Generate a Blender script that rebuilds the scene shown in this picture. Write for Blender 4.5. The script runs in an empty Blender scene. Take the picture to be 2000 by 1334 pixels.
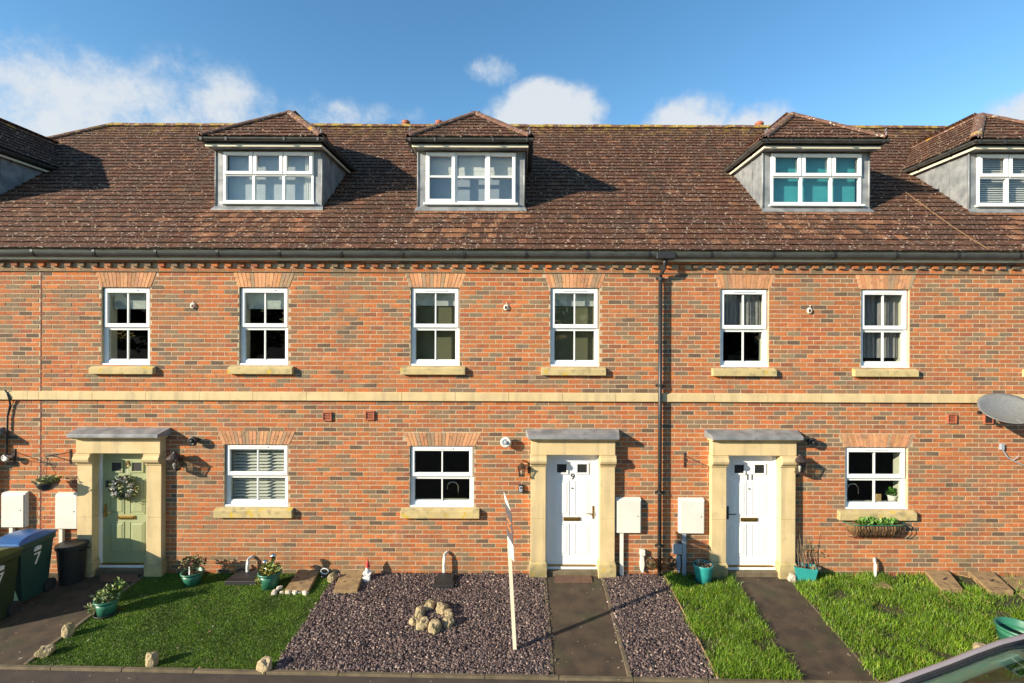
import bpy, bmesh, math, random
import numpy as np
from mathutils import Matrix, Vector, noise as mnoise

random.seed(7); rng = np.random.default_rng(7)
scene = bpy.context.scene
C = bpy.context.collection
R = math.radians

# ---------------------------------------------------------------- camera
CZ, CD, FPX = 4.06, 8.5, 977.5          # eye height, distance to the front wall, focal length in photo pixels
VPX, VPY, ROLL = 1020.0, 655.0, 0.0035
cam_d = bpy.data.cameras.new('camera'); cam = bpy.data.objects.new('camera', cam_d); C.objects.link(cam)
cam.location = (0, -CD, CZ)
cam.rotation_euler = (Matrix.Rotation(math.pi/2, 3, 'X') @ Matrix.Rotation(ROLL, 3, 'Z')).to_euler()
cam_d.sensor_fit = 'HORIZONTAL'; cam_d.sensor_width = 36.0
cam_d.lens = FPX*36.0/2000.0
cam_d.shift_x = -(VPX-1000)/2000.0; cam_d.shift_y = -(667-VPY)/2000.0
cam_d.clip_start = 0.05; cam_d.clip_end = 3000
scene.camera = cam

# ---------------------------------------------------------------- light
SUN = Vector((1.8, 1.0, -0.72)).normalized()       # direction the sunlight travels
EL = math.asin(-SUN.z)
AZ = math.atan2(-SUN.x, -SUN.y)                    # compass angle of the sun from +Y
sun_d = bpy.data.lights.new('sun', 'SUN'); sun = bpy.data.objects.new('sun', sun_d); C.objects.link(sun)
sun_d.energy = 5.0; sun_d.angle = R(0.5); sun_d.color = (1.0, 0.89, 0.70)
sun.rotation_euler = SUN.to_track_quat('-Z', 'Y').to_euler(); sun.location = (-20, -12, 12)

world = bpy.data.worlds.new('World'); scene.world = world; world.use_nodes = True
wn, wl = world.node_tree.nodes, world.node_tree.links
wn.clear()
def W(t, **k):
    n = wn.new(t)
    for a, b in k.items(): setattr(n, a, b)
    return n
def wmath(op, a, b=None, clamp=False):
    n = W('ShaderNodeMath', operation=op, use_clamp=clamp)
    for i, v in enumerate((a, b)):
        if v is None: continue
        if isinstance(v, (int, float)): n.inputs[i].default_value = v
        else: wl.new(v, n.inputs[i])
    return n.outputs[0]
out = W('ShaderNodeOutputWorld'); bg = W('ShaderNodeBackground'); wl.new(bg.outputs[0], out.inputs[0])
sky = W('ShaderNodeTexSky', sky_type='NISHITA', sun_disc=False)
sky.sun_elevation = EL; sky.sun_rotation = AZ
sky.air_density = 1.0; sky.dust_density = 0.05; sky.ozone_density = 1.0; sky.altitude = 60
bg.inputs[1].default_value = 0.068
tc = W('ShaderNodeTexCoord')
def pxdir(px, py):
    dx, dy = px-VPX, py-VPY
    ix, iy = dx+dy*ROLL, dy-dx*ROLL
    return Vector((ix/FPX, 1.0, -iy/FPX))
# fair-weather cumulus: soft lobes at the bearings seen in the photograph, broken up by noise, plus scattered cloud all round
nz = W('ShaderNodeTexNoise'); nz.inputs['Scale'].default_value = 10.0; nz.inputs['Detail'].default_value = 9; nz.inputs['Roughness'].default_value = 0.64; nz.inputs['Distortion'].default_value = 0.0
wl.new(tc.outputs['Generated'], nz.inputs['Vector'])
def lobe(px, py, rx, ry, amp):
    d = pxdir(px, py).normalized()
    right = Vector((d.y, -d.x, 0)).normalized(); up = right.cross(d)
    sx = math.atan(rx/FPX)*0.85; sy = math.atan(ry/FPX)
    def dotn(v):
        n = W('ShaderNodeVectorMath', operation='DOT_PRODUCT'); wl.new(tc.outputs['Generated'], n.inputs[0]); n.inputs[1].default_value = v
        return n.outputs['Value']
    a = wmath('DIVIDE', dotn(right), sx); b = wmath('DIVIDE', dotn(up), sy)
    r2 = wmath('ADD', wmath('MULTIPLY', a, a), wmath('MULTIPLY', b, b))
    fwd = wmath('GREATER_THAN', dotn(d), 0.0)
    return wmath('MULTIPLY', wmath('MULTIPLY', wmath('SUBTRACT', 1.0, r2, True), fwd), amp)
acc = None
for L in ((130, 222, 230, 120, .92), (-60, 222, 220, 112, .90), (400, 228, 165, 105, .92), (500, 245, 120, 50, .7), (640, 235, 120, 52, 0.62), (780, 240, 120, 35, 0.5),
          (1065, 240, 160, 84, 1.7), (965, 140, 66, 34, 0.85), (1130, 178, 70, 20, 0.45), (1345, 235, 105, 60, 1.3), (1480, 235, 120, 34, 0.9),
          (2010, 225, 90, 45, 0.9), (1630, 145, 40, 16, 0.25)):
    l = lobe(*L)
    acc = l if acc is None else wmath('MAXIMUM', acc, l)
sep = W('ShaderNodeSeparateXYZ'); wl.new(tc.outputs['Generated'], sep.inputs[0])
nzb = W('ShaderNodeTexNoise'); nzb.inputs['Scale'].default_value = 3.2; nzb.inputs['Detail'].default_value = 4
wl.new(tc.outputs['Generated'], nzb.inputs['Vector'])
rear = wmath('MULTIPLY', wmath('LESS_THAN', sep.outputs['Y'], 0.45), 1.0)
scat = wmath('MULTIPLY', wmath('MULTIPLY', wmath('SUBTRACT', nzb.outputs[0], 0.55, True), 4.0), rear)
acc = wmath('MAXIMUM', acc, scat)
dens = wmath('ADD', acc, wmath('MULTIPLY', wmath('SUBTRACT', nz.outputs[0], 0.5), 2.7))
mr = W('ShaderNodeMapRange', interpolation_type='SMOOTHSTEP'); wl.new(dens, mr.inputs[0])
mr.inputs[1].default_value = 0.08; mr.inputs[2].default_value = 1.05; mr.inputs[3].default_value = 0; mr.inputs[4].default_value = 0.94
has = W('ShaderNodeMapRange'); wl.new(acc, has.inputs[0]); has.inputs[1].default_value = 0.0; has.inputs[2].default_value = 0.45
cf = wmath('MULTIPLY', mr.outputs[0], has.outputs[0])
ccol = W('ShaderNodeMix', data_type='RGBA'); wl.new(mr.outputs[0], ccol.inputs[0])
ccol.inputs[6].default_value = (4.0, 5.1, 6.4, 1); ccol.inputs[7].default_value = (6.2, 6.5, 6.8, 1)
mixc = W('ShaderNodeMix', data_type='RGBA'); wl.new(cf, mixc.inputs[0])
sat = W('ShaderNodeHueSaturation'); sat.inputs['Saturation'].default_value = 1.30; sat.inputs['Value'].default_value = 1.85; sat.inputs['Hue'].default_value = 0.497; wl.new(sky.outputs[0], sat.inputs['Color'])
wl.new(sat.outputs[0], mixc.inputs[6]); wl.new(ccol.outputs[2], mixc.inputs[7]); wl.new(mixc.outputs[2], bg.inputs[0])

scene.view_settings.view_transform = 'Standard'; scene.view_settings.look = 'None'
scene.view_settings.exposure = 0.90; scene.view_settings.gamma = 1.0
scene.view_settings.use_curve_mapping = False
scene.cycles.max_bounces = 8; scene.cycles.transparent_max_bounces = 12
scene.cycles.use_denoising = True

# ---------------------------------------------------------------- helpers
GS = 0.079                                            # fall of the front gardens, metres per metre
def P(px, py, Y):
    d = pxdir(px, py); s = Y+CD
    return Vector((d.x*s, Y, CZ+d.z*s))
def G(px, py):
    d = pxdir(px, py); s = (CZ+GS*CD)/(-d.z+GS)
    return Vector((d.x*s, s-CD, CZ+d.z*s))
def gz(y): return GS*max(y, -2.45)

WL = {}                                               # world location of every object
def link(o, parent, wloc):
    C.objects.link(o)
    wloc = Vector(wloc); WL[o.name] = wloc
    if parent is not None:
        o.parent = parent; o.location = wloc-WL[parent.name]
    else: o.location = wloc
    return o
def tag(o, label=None, cat=None, group=None, kind=None):
    if label: o['label'] = label
    if cat: o['category'] = cat
    if group: o['group'] = group
    if kind: o['kind'] = kind
    return o
def thing(name, loc, label, cat, group=None):
    o = bpy.data.objects.new(name, None); o.empty_display_size = 0.1
    link(o, None, loc); return tag(o, label, cat, group)

class MB:
    def __init__(s): s.v = []; s.f = []; s.c = []; s.M = None
    def add(s, vs, fs, col=None):
        b = len(s.v)
        if s.M is not None: vs = [tuple(s.M @ Vector(p)) for p in vs]
        s.v += [tuple(p) for p in vs]; s.f += [tuple(i+b for i in f) for f in fs]; s.c += [col]*len(fs)
        return s
    def box(s, x0, x1, y0, y1, z0, z1, col=None):
        return s.add([(x0,y0,z0),(x1,y0,z0),(x1,y1,z0),(x0,y1,z0),(x0,y0,z1),(x1,y0,z1),(x1,y1,z1),(x0,y1,z1)],
                     [(0,3,2,1),(4,5,6,7),(0,1,5,4),(1,2,6,5),(2,3,7,6),(3,0,4,7)], col)
    def extr(s, poly, vec, col=None):                 # closed prism: polygon of 3D points swept along vec
        n = len(poly); vec = Vector(vec); q = [Vector(p) for p in poly]; t = [p+vec for p in q]
        nrm = Vector((0,0,0))
        for i in range(n): nrm += q[i].cross(q[(i+1) % n])
        if nrm.dot(vec) > 0: q = q[::-1]; t = t[::-1]
        return s.add(q+t, [tuple(range(n)), tuple(range(2*n-1, n-1, -1))]+[(i, n+i, n+(i+1) % n, (i+1) % n) for i in range(n)], col)
    def xz(s, poly, y0, y1, col=None): return s.extr([(x, y0, z) for x, z in poly], (0, y1-y0, 0), col)
    def yz(s, poly, x0, x1, col=None): return s.extr([(x0, y, z) for y, z in poly], (x1-x0, 0, 0), col)
    def xy(s, poly, z0, z1, col=None): return s.extr([(x, y, z0) for x, y in poly], (0, 0, z1-z0), col)
    def ring(s, x0, x1, z0, z1, b, y0, y1, bt=None, bb=None, col=None):
        bt = b if bt is None else bt; bb = b if bb is None else bb
        s.box(x0, x0+b, y0, y1, z0, z1, col); s.box(x1-b, x1, y0, y1, z0, z1, col)
        s.box(x0+b, x1-b, y0, y1, z1-bt, z1, col); s.box(x0+b, x1-b, y0, y1, z0, z0+bb, col)
        return s
    def tube(s, path, r, n=8, col=None, cap=True):
        path = [Vector(p) for p in path]; rs = r if isinstance(r, (list, tuple)) else [r]*len(path)
        vs = []; fs = []
        ref = Vector((0, 0, 1))
        for i, p in enumerate(path):
            d = (path[min(i+1, len(path)-1)]-path[max(i-1, 0)]).normalized()
            rf = ref if abs(d.dot(ref)) < 0.95 else Vector((1, 0, 0))
            a = d.cross(rf).normalized(); b = a.cross(d)
            for k in range(n):
                t = 2*math.pi*k/n; vs.append(p+(a*math.cos(t)+b*math.sin(t))*rs[i])
        for i in range(len(path)-1):
            for k in range(n):
                k2 = (k+1) % n; fs.append((i*n+k, i*n+k2, (i+1)*n+k2, (i+1)*n+k))
        if cap:
            fs.append(tuple(range(n-1, -1, -1))); fs.append(tuple(range((len(path)-1)*n, len(path)*n)))
        return s.add(vs, fs, col)
    def lathe(s, prof, c=(0, 0, 0), n=20, ex=1.0, ey=1.0, col=None, axis='z'):
        vs = []; fs = []
        for r, h in prof:
            for k in range(n):
                t = 2*math.pi*k/n; a, b = r*math.cos(t)*ex, r*math.sin(t)*ey
                vs.append((c[0]+a, c[1]+b, c[2]+h) if axis == 'z' else (c[0]+a, c[1]+h, c[2]+b))
        m = len(prof)
        for i in range(m-1):
            for k in range(n):
                k2 = (k+1) % n
                f = (i*n+k, i*n+k2, (i+1)*n+k2, (i+1)*n+k)
                fs.append(f if axis == 'z' else f[::-1])
        return s.add(vs, fs, col)
    def mesh(s, name, mat, off=(0, 0, 0), smooth=False):
        me = bpy.data.meshes.new(name); o = off
        me.from_pydata([(p[0]-o[0], p[1]-o[1], p[2]-o[2]) for p in s.v], [], s.f)
        if any(c is not None for c in s.c): setcol(me, [c or (1, 1, 1) for c in s.c])
        if mat is not None: me.materials.append(mat)
        if smooth: me.polygons.foreach_set('use_smooth', [True]*len(me.polygons))
        me.update(); return me
    def build(s, name, mat, parent=None, loc=None, smooth=False, bevel=0):
        if loc is None: loc = WL[parent.name] if parent is not None else (0, 0, 0)
        o = bpy.data.objects.new(name, s.mesh(name, mat, loc, smooth)); link(o, parent, loc)
        if bevel:
            m = o.modifiers.new('bevel', 'BEVEL'); m.width = bevel; m.segments = 2; m.limit_method = 'ANGLE'; m.angle_limit = R(35)
        return o
def setcol(me, fcols):
    a = me.attributes.new('tone', 'FLOAT_COLOR', 'CORNER')
    tot = np.empty(len(me.polygons), np.int32); me.polygons.foreach_get('loop_total', tot)
    fc = np.ones((len(fcols), 4), np.float32); fc[:, :3] = np.array(fcols, np.float32)[:, :3]
    a.data.foreach_set('color', np.repeat(fc, tot, axis=0).ravel())
def rawmesh(name, verts, faces, cols, mat):           # numpy verts (n,3), faces (m,k), one colour per face
    me = bpy.data.meshes.new(name); m, k = faces.shape
    me.vertices.add(len(verts)); me.vertices.foreach_set('co', verts.astype(np.float32).ravel())
    me.loops.add(m*k); me.loops.foreach_set('vertex_index', faces.astype(np.int32).ravel())
    me.polygons.add(m); me.polygons.foreach_set('loop_start', np.arange(0, m*k, k, dtype=np.int32))
    me.update(calc_edges=True)
    if cols is not None: setcol(me, cols)
    me.materials.append(mat); return me

# ---------------------------------------------------------------- materials
def mat(name, c1, c2=None, rough=0.7, scale=6.0, detail=4, bump=0.0, bscale=40.0, metal=0.0, spec=0.5, tone=False, thr=(0.35, 0.65), coat=0.0, stretch=None):
    m = bpy.data.materials.new(name); m.use_nodes = True
    n, l = m.node_tree.nodes, m.node_tree.links
    b = n['Principled BSDF']; b.inputs['Roughness'].default_value = rough; b.inputs['Metallic'].default_value = metal
    b.inputs['Specular IOR Level'].default_value = spec; b.inputs['Coat Weight'].default_value = coat
    g = n.new('ShaderNodeNewGeometry'); vec = g.outputs['Position']
    if stretch:
        mp = n.new('ShaderNodeVectorMath'); mp.operation = 'MULTIPLY'; mp.inputs[1].default_value = stretch
        l.new(vec, mp.inputs[0]); vec = mp.outputs[0]
    t = n.new('ShaderNodeTexNoise'); t.inputs['Scale'].default_value = scale; t.inputs['Detail'].default_value = detail
    l.new(vec, t.inputs['Vector'])
    r = n.new('ShaderNodeMapRange'); r.inputs[1].default_value = thr[0]; r.inputs[2].default_value = thr[1]; l.new(t.outputs[0], r.inputs[0])
    mx = n.new('ShaderNodeMix'); mx.data_type = 'RGBA'; l.new(r.outputs[0], mx.inputs[0])
    mx.inputs[6].default_value = (*c1, 1); mx.inputs[7].default_value = (*(c2 or c1), 1)
    colr = mx.outputs[2]
    if tone:
        at = n.new('ShaderNodeAttribute'); at.attribute_name = 'tone'
        mu = n.new('ShaderNodeMix'); mu.data_type = 'RGBA'; mu.blend_type = 'MULTIPLY'; mu.inputs[0].default_value = 1
        l.new(colr, mu.inputs[6]); l.new(at.outputs['Color'], mu.inputs[7]); colr = mu.outputs[2]
    l.new(colr, b.inputs['Base Color'])
    if bump:
        t2 = n.new('ShaderNodeTexNoise'); t2.inputs['Scale'].default_value = bscale; t2.inputs['Detail'].default_value = 5; l.new(vec, t2.inputs['Vector'])
        bp = n.new('ShaderNodeBump'); bp.inputs['Strength'].default_value = 1.0; bp.inputs['Distance'].default_value = bump
        l.new(t2.outputs[0], bp.inputs['Height']); l.new(bp.outputs[0], b.inputs['Normal'])
    m['c'] = 1
    return m
def overlay(m, col, scale, lo, hi, detail=3, zlo=None, zhi=None, fmax=1.0, stretch=None):   # lay a further noise-shaped stain over a material
    n, l = m.node_tree.nodes, m.node_tree.links; b = n['Principled BSDF']
    src = b.inputs['Base Color'].links[0].from_socket
    g = n.new('ShaderNodeNewGeometry')
    t = n.new('ShaderNodeTexNoise'); t.inputs['Scale'].default_value = scale; t.inputs['Detail'].default_value = detail; vv = g.outputs['Position']
    if stretch:
        mp = n.new('ShaderNodeVectorMath'); mp.operation = 'MULTIPLY'; mp.inputs[1].default_value = stretch; l.new(vv, mp.inputs[0]); vv = mp.outputs[0]
    l.new(vv, t.inputs['Vector'])
    r = n.new('ShaderNodeMapRange'); r.inputs[1].default_value = lo; r.inputs[2].default_value = hi; r.inputs[4].default_value = fmax; l.new(t.outputs[0], r.inputs[0])
    f = r.outputs[0]
    if zlo is not None:
        s = n.new('ShaderNodeSeparateXYZ'); l.new(g.outputs['Position'], s.inputs[0])
        rz = n.new('ShaderNodeMapRange'); rz.inputs[1].default_value = zlo; rz.inputs[2].default_value = zhi; l.new(s.outputs['Z'], rz.inputs[0])
        mm = n.new('ShaderNodeMath'); mm.operation = 'MULTIPLY'; l.new(f, mm.inputs[0]); l.new(rz.outputs[0], mm.inputs[1]); f = mm.outputs[0]
    mx = n.new('ShaderNodeMix'); mx.data_type = 'RGBA'; l.new(f, mx.inputs[0]); l.new(src, mx.inputs[6]); mx.inputs[7].default_value = (*col, 1)
    l.new(mx.outputs[2], b.inputs['Base Color']); return m

M = {}
M['mortar'] = mat('mortar', (.56, .43, .275), (.43, .33, .21), .95, 14, bump=.003, bscale=90)
overlay(M['mortar'], (.26, .20, .13), .9, .52, .72, 6, fmax=.5, stretch=(2.0, 1, .35))
overlay(M['mortar'], (.16, .13, .07), 3.0, .38, .62, 6, zlo=.55, zhi=.02, fmax=.6)
M['brick'] = mat('brick', (1.08, 1.06, 1.04), (.84, .82, .80), .92, 45, 5, bump=.004, bscale=70, tone=True, spec=.25)
overlay(M['brick'], (.115, .08, .058), 9.5, .55, .72, 5, fmax=.66)
overlay(M['brick'], (.24, .18, .12), 4.2, .52, .70, 5, fmax=.45)
overlay(M['brick'], (.52, .40, .31), 26, .69, .76, 2, fmax=.6)
overlay(M['brick'], (.50, .40, .33), 2.6, .66, .80, 6, fmax=.35)
overlay(M['brick'], (.20, .125, .08), .55, .46, .66, 5, fmax=.22)                                   # slow colour drift along the terrace
overlay(M['brick'], (.17, .12, .085), 1.0, .56, .72, 6, fmax=.45, stretch=(2.4, 1, .28))             # rain streaks
overlay(M['brick'], (.16, .12, .06), 3.0, .38, .62, 6, zlo=.55, zhi=.02, fmax=.55)                   # damp at the foot of the wall
M['tile'] = mat('roof_tile', (1.15, 1.1, 1.05), (.78, .75, .72), .93, 26, 5, bump=.004, bscale=60, tone=True, spec=.2)
overlay(M['tile'], (.075, .05, .036), 1.4, .45, .75, 5, fmax=.4)
overlay(M['tile'], (.54, .42, .31), 19, .632, .668, 3, fmax=.9)
overlay(M['tile'], (.56, .44, .33), 38, .645, .69, 2, fmax=.85)
overlay(M['tile'], (.05, .035, .026), 1.5, .52, .72, 5, fmax=.5, stretch=(1.6, .25, .25))
overlay(M['tile'], (.30, .20, .04), 5.5, .50, .66, 5, zlo=9.0, zhi=9.65, fmax=.8)
overlay(M['tile'], (.42, .27, .02), 2.3, .755, .775, 3, fmax=.9)
M['ridge'] = mat('ridge_tile', (.17, .075, .045), (.09, .05, .034), .93, 12, 5, bump=.006, bscale=40)
overlay(M['ridge'], (.36, .25, .04), 6, .46, .56, 5, zlo=9.3, zhi=9.6, fmax=.9)
overlay(M['ridge'], (.40, .22, .02), 3.1, .62, .68, 4, fmax=.85)
overlay(M['ridge'], (.6, .5, .42), 24, .62, .68, 2, fmax=.8)
M['stone'] = mat('cast_stone', (.66, .50, .265), (.57, .43, .22), .85, 3.0, 5, bump=.002, bscale=120)
overlay(M['stone'], (.30, .26, .17), 5, .62, .80, 5, fmax=.5)
overlay(M['stone'], (.33, .27, .16), 2.2, .50, .70, 6, fmax=.55, stretch=(3, 3, .3))
overlay(M['stone'], (.16, .13, .07), 4.0, .36, .60, 6, zlo=.42, zhi=.0, fmax=.8)
M['sill'] = mat('sill_stone', (.56, .43, .20), (.44, .345, .165), .88, 5, 6, bump=.002, bscale=120)
overlay(M['sill'], (.20, .17, .09), 9, .52, .72, 6, fmax=.75)
overlay(M['sill'], (.55, .36, .02), 7, .61, .66, 4, fmax=.85)
overlay(M['sill'], (.15, .125, .065), 4.0, .36, .60, 6, zlo=.42, zhi=.0, fmax=.8)
M['upvc'] = mat('white_upvc', (.82, .82, .80), (.79, .79, .77), .35, 4)
M['cream'] = mat('cream_fascia', (.74, .67, .49), (.68, .61, .45), .5, 4)
M['black'] = mat('black_plastic', (.018, .018, .019), (.028, .028, .028), .42, 6)
M['gutter'] = mat('gutter_plastic', (.045, .047, .046), (.07, .07, .066), .3, 5)
M['lead'] = mat('lead_sheet', (.17, .18, .19), (.30, .305, .305), .52, 5, 6, bump=.004, bscale=9, metal=.15)
overlay(M['lead'], (.12, .10, .11), 6, .66, .72, 4, fmax=.6)
M['white_door'] = mat('white_door', (.84, .83, .81), (.80, .79, .77), .45, 3, bump=.0006, bscale=60, stretch=(1, 1, .15))
M['green_door'] = mat('sage_green_door', (.34, .365, .185), (.305, .335, .17), .5, 3, bump=.0006, bscale=60, stretch=(1, 1, .15))
M['brass'] = mat('brass', (.42, .27, .08), (.34, .21, .06), .32, 20, metal=.9)
M['black_iron'] = mat('black_iron', (.03, .02, .018), (.05, .03, .024), .5, 20, bump=.001)
M['bronze'] = mat('bronze', (.11, .065, .03), (.07, .045, .025), .5, 20, metal=.5)
M['terracotta'] = mat('terracotta', (.38, .11, .055), (.30, .09, .045), .7, 10)
M['box_white'] = mat('meter_box_white', (.72, .69, .60), (.66, .63, .55), .5, 3)
overlay(M['box_white'], (.45, .36, .22), 7, .68, .80, 5, fmax=.5)
M['pipe_white'] = mat('white_pipe', (.76, .73, .64), (.68, .65, .55), .45, 6)
M['grey'] = mat('grey_plastic', (.33, .36, .41), (.30, .33, .38), .5, 6)
M['dish'] = mat('satellite_dish', (.19, .19, .18), (.23, .23, .22), .38, 30, metal=.2)
M['teal_pot'] = mat('teal_glaze', (.03, .27, .25), (.025, .23, .22), .3, 6)
M['green_pot'] = mat('green_plastic_pot', (.03, .16, .095), (.025, .13, .08), .4, 6)
M['soil'] = mat('soil', (.075, .045, .03), (.04, .026, .018), .95, 30, 6, bump=.012, bscale=60)
M['leaf'] = mat('leaf', (1.1, 1.1, 1.1), (.8, .8, .8), .55, 30, tone=True)
M['twig'] = mat('twig', (.20, .135, .08), (.13, .09, .06), .85, 30)
M['asphalt'] = mat('asphalt', (.088, .058, .034), (.046, .031, .020), .93, 5, 6, bump=.006, bscale=150)
overlay(M['asphalt'], (.40, .33, .24), 17, .735, .76, 2, fmax=.9)
overlay(M['asphalt'], (.05, .06, .02), 2.2, .52, .70, 5, fmax=.5)
M['pave'] = mat('pavement', (.075, .055, .042), (.05, .038, .03), .93, 4, 6, bump=.006, bscale=140)
overlay(M['pave'], (.40, .33, .26), 15, .72, .75, 2, fmax=.9)
M['road'] = mat('road', (.05, .05, .05), (.04, .04, .04), .93, 3, 6, bump=.006, bscale=140)
M['edging'] = mat('concrete_edging', (.165, .125, .074), (.095, .075, .042), .92, 7, 6, bump=.004, bscale=80)
M['timber'] = mat('weathered_timber', (.36, .22, .10), (.26, .16, .08), .85, 12, bump=.002)
M['post'] = mat('painted_post', (.74, .66, .50), (.66, .58, .43), .65, 14, stretch=(1, 1, .2))
M['slab'] = mat('buff_slab', (.34, .225, .105), (.22, .145, .07), .93, 8, 6, bump=.004, bscale=70)
overlay(M['slab'], (.07, .045, .025), 11, .56, .70, 5, fmax=.85)
M['rock'] = mat('limestone_rock', (.46, .35, .21), (.25, .20, .10), .92, 11, 6, bump=.02, bscale=32)
overlay(M['rock'], (.15, .14, .05), 6, .55, .70, 5, fmax=.6)
M['pebble'] = mat('pale_pebble', (.68, .60, .48), (.48, .38, .27), .8, 14, bump=.003)
M['slate'] = mat('slate_chip', (1.1, 1.08, 1.1), (.72, .7, .72), .55, 60, 4, tone=True, bump=.002, bscale=120)
M['slate_bed'] = mat('slate_bed', (.055, .042, .045), (.028, .022, .024), .9, 40, 6, bump=.02, bscale=45)
M['grass'] = mat('grass_blade', (1.1, 1.1, 1.0), (.8, .8, .8), .5, 3, tone=True)
M['turf'] = mat('turf_base', (.05, .04, .018), (.035, .05, .010), .95, 9, 6, bump=.02, bscale=40)
M['fake'] = mat('artificial_turf_base', (.022, .065, .006), (.015, .042, .005), .9, 7, 6, bump=.015, bscale=90)
M['mat'] = mat('door_mat', (.16, .085, .05), (.10, .055, .035), .95, 20, bump=.004, bscale=200)
M['bin_green'] = mat('bin_green', (.018, .035, .012), (.024, .042, .016), .5, 8)
M['bin_teal'] = mat('bin_dark_teal', (.012, .05, .042), (.016, .058, .048), .5, 8)
M['bin_blue'] = mat('bin_blue_lid', (.02, .11, .32), (.018, .10, .28), .33, 5)
M['bin_lime'] = mat('bin_green_lid', (.05, .085, .015), (.042, .075, .014), .4, 5)
M['sticker'] = mat('white_sticker', (.75, .75, .72), (.66, .66, .63), .6, 30)
M['inner'] = mat('room_plaster', (.30, .29, .21), (.26, .25, .18), .9, 2)
M['reveal'] = mat('window_reveal', (.60, .58, .48), (.55, .53, .44), .8, 2)
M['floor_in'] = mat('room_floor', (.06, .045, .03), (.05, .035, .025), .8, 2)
M['blind'] = mat('pale_blind', (.50, .52, .52), (.45, .47, .47), .85, 6)
M['blind_w'] = mat('white_blind', (.74, .72, .66), (.70, .68, .62), .8, 6)
M['blind_b'] = mat('grey_blue_blind', (.36, .39, .43), (.33, .36, .40), .85, 6)
M['olive'] = mat('olive_blind', (.15, .145, .085), (.13, .125, .072), .85, 3)
M['net'] = mat('net_curtain', (.30, .28, .29), (.22, .205, .215), .9, 14, stretch=(6, 1, .4))
M['teal'] = mat('teal_blind', (.045, .36, .37), (.04, .32, .335), .8, 5)
M['red'] = mat('red_paint', (.45, .02, .02), (.40, .02, .02), .5, 20)
M['white'] = mat('white_paint', (.78, .76, .72), (.7, .68, .63), .6, 14)
M['chrome'] = mat('chrome', (.7, .7, .7), (.65, .65, .65), .15, 14, metal=1.0)
M['wood_in'] = mat('pine_board', (.50, .33, .14), (.42, .27, .11), .7, 14)
M['coco'] = mat('coco_liner', (.24, .125, .045), (.13, .07, .028), .98, 30, 6, bump=.02, bscale=50)
M['car_paint'] = mat('mauve_silver_paint', (.30, .255, .265), (.28, .24, .25), .35, 5, metal=.35, coat=.6)
M['trim'] = mat('pale_trim', (.36, .42, .38), (.33, .39, .35), .6, 8)
M['tyre'] = mat('tyre', (.02, .02, .02), (.03, .03, .03), .8, 30)
M['dash'] = mat('black_trim', (.012, .012, .013), (.02, .02, .02), .6, 30)
M['joint'] = mat('red_mastic', (.16, .05, .03), (.12, .04, .027), .8, 20)
M['board_grey'] = mat('board_grey', (.085, .085, .10), (.07, .07, .085), .5, 6)
M['orange'] = mat('orange_print', (.75, .24, .05), (.7, .22, .05), .6, 6)
M['numeral'] = mat('numeral_grey', (.05, .042, .03), (.04, .035, .025), .4, 6)
def glassmat(name, tint, refl, dirt=0.0):
    m = bpy.data.materials.new(name); m.use_nodes = True; n, l = m.node_tree.nodes, m.node_tree.links; n.clear()
    o = n.new('ShaderNodeOutputMaterial'); mx = n.new('ShaderNodeMixShader'); tr = n.new('ShaderNodeBsdfTransparent'); gl = n.new('ShaderNodeBsdfGlossy')
    tr.inputs[0].default_value = (*tint, 1); gl.inputs['Roughness'].default_value = 0.01; gl.inputs[0].default_value = (.95, .97, 1, 1)
    lw = n.new('ShaderNodeLayerWeight'); lw.inputs[0].default_value = 0.5
    pw = n.new('ShaderNodeMath'); pw.operation = 'POWER'; pw.inputs[1].default_value = 5.0; l.new(lw.outputs['Facing'], pw.inputs[0])
    fr = n.new('ShaderNodeMath'); fr.operation = 'MULTIPLY_ADD'; fr.inputs[1].default_value = .96; fr.inputs[2].default_value = .045; l.new(pw.outputs[0], fr.inputs[0])
    g = n.new('ShaderNodeNewGeometry'); t = n.new('ShaderNodeTexNoise'); t.inputs['Scale'].default_value = 1.3; l.new(g.outputs['Position'], t.inputs['Vector'])
    bp = n.new('ShaderNodeBump'); bp.inputs['Distance'].default_value = .004; l.new(t.outputs[0], bp.inputs['Height']); l.new(bp.outputs[0], gl.inputs['Normal'])
    ma = n.new('ShaderNodeMath'); ma.operation = 'MULTIPLY_ADD'; ma.use_clamp = True; ma.inputs[1].default_value = refl; ma.inputs[2].default_value = dirt
    l.new(fr.outputs[0], ma.inputs[0]); l.new(ma.outputs[0], mx.inputs[0]); l.new(tr.outputs[0], mx.inputs[1]); l.new(gl.outputs[0], mx.inputs[2]); l.new(mx.outputs[0], o.inputs[0])
    return m
M['glass'] = glassmat('window_glass', (.86, .88, .86), 0.42)
M['glass_d'] = glassmat('dormer_glass', (.88, .9, .9), 0.9, .01)
M['car_glass'] = glassmat('car_glass', (.62, .72, .68), .8, .02)
M['lamp_glass'] = glassmat('lamp_glass', (.75, .76, .72), 1.0, .05)

def jit(c, s=0.1):
    k = 1+random.uniform(-s, s); return tuple(max(0.005, x*k*(1+random.uniform(-s, s)*.35)) for x in c)

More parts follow.
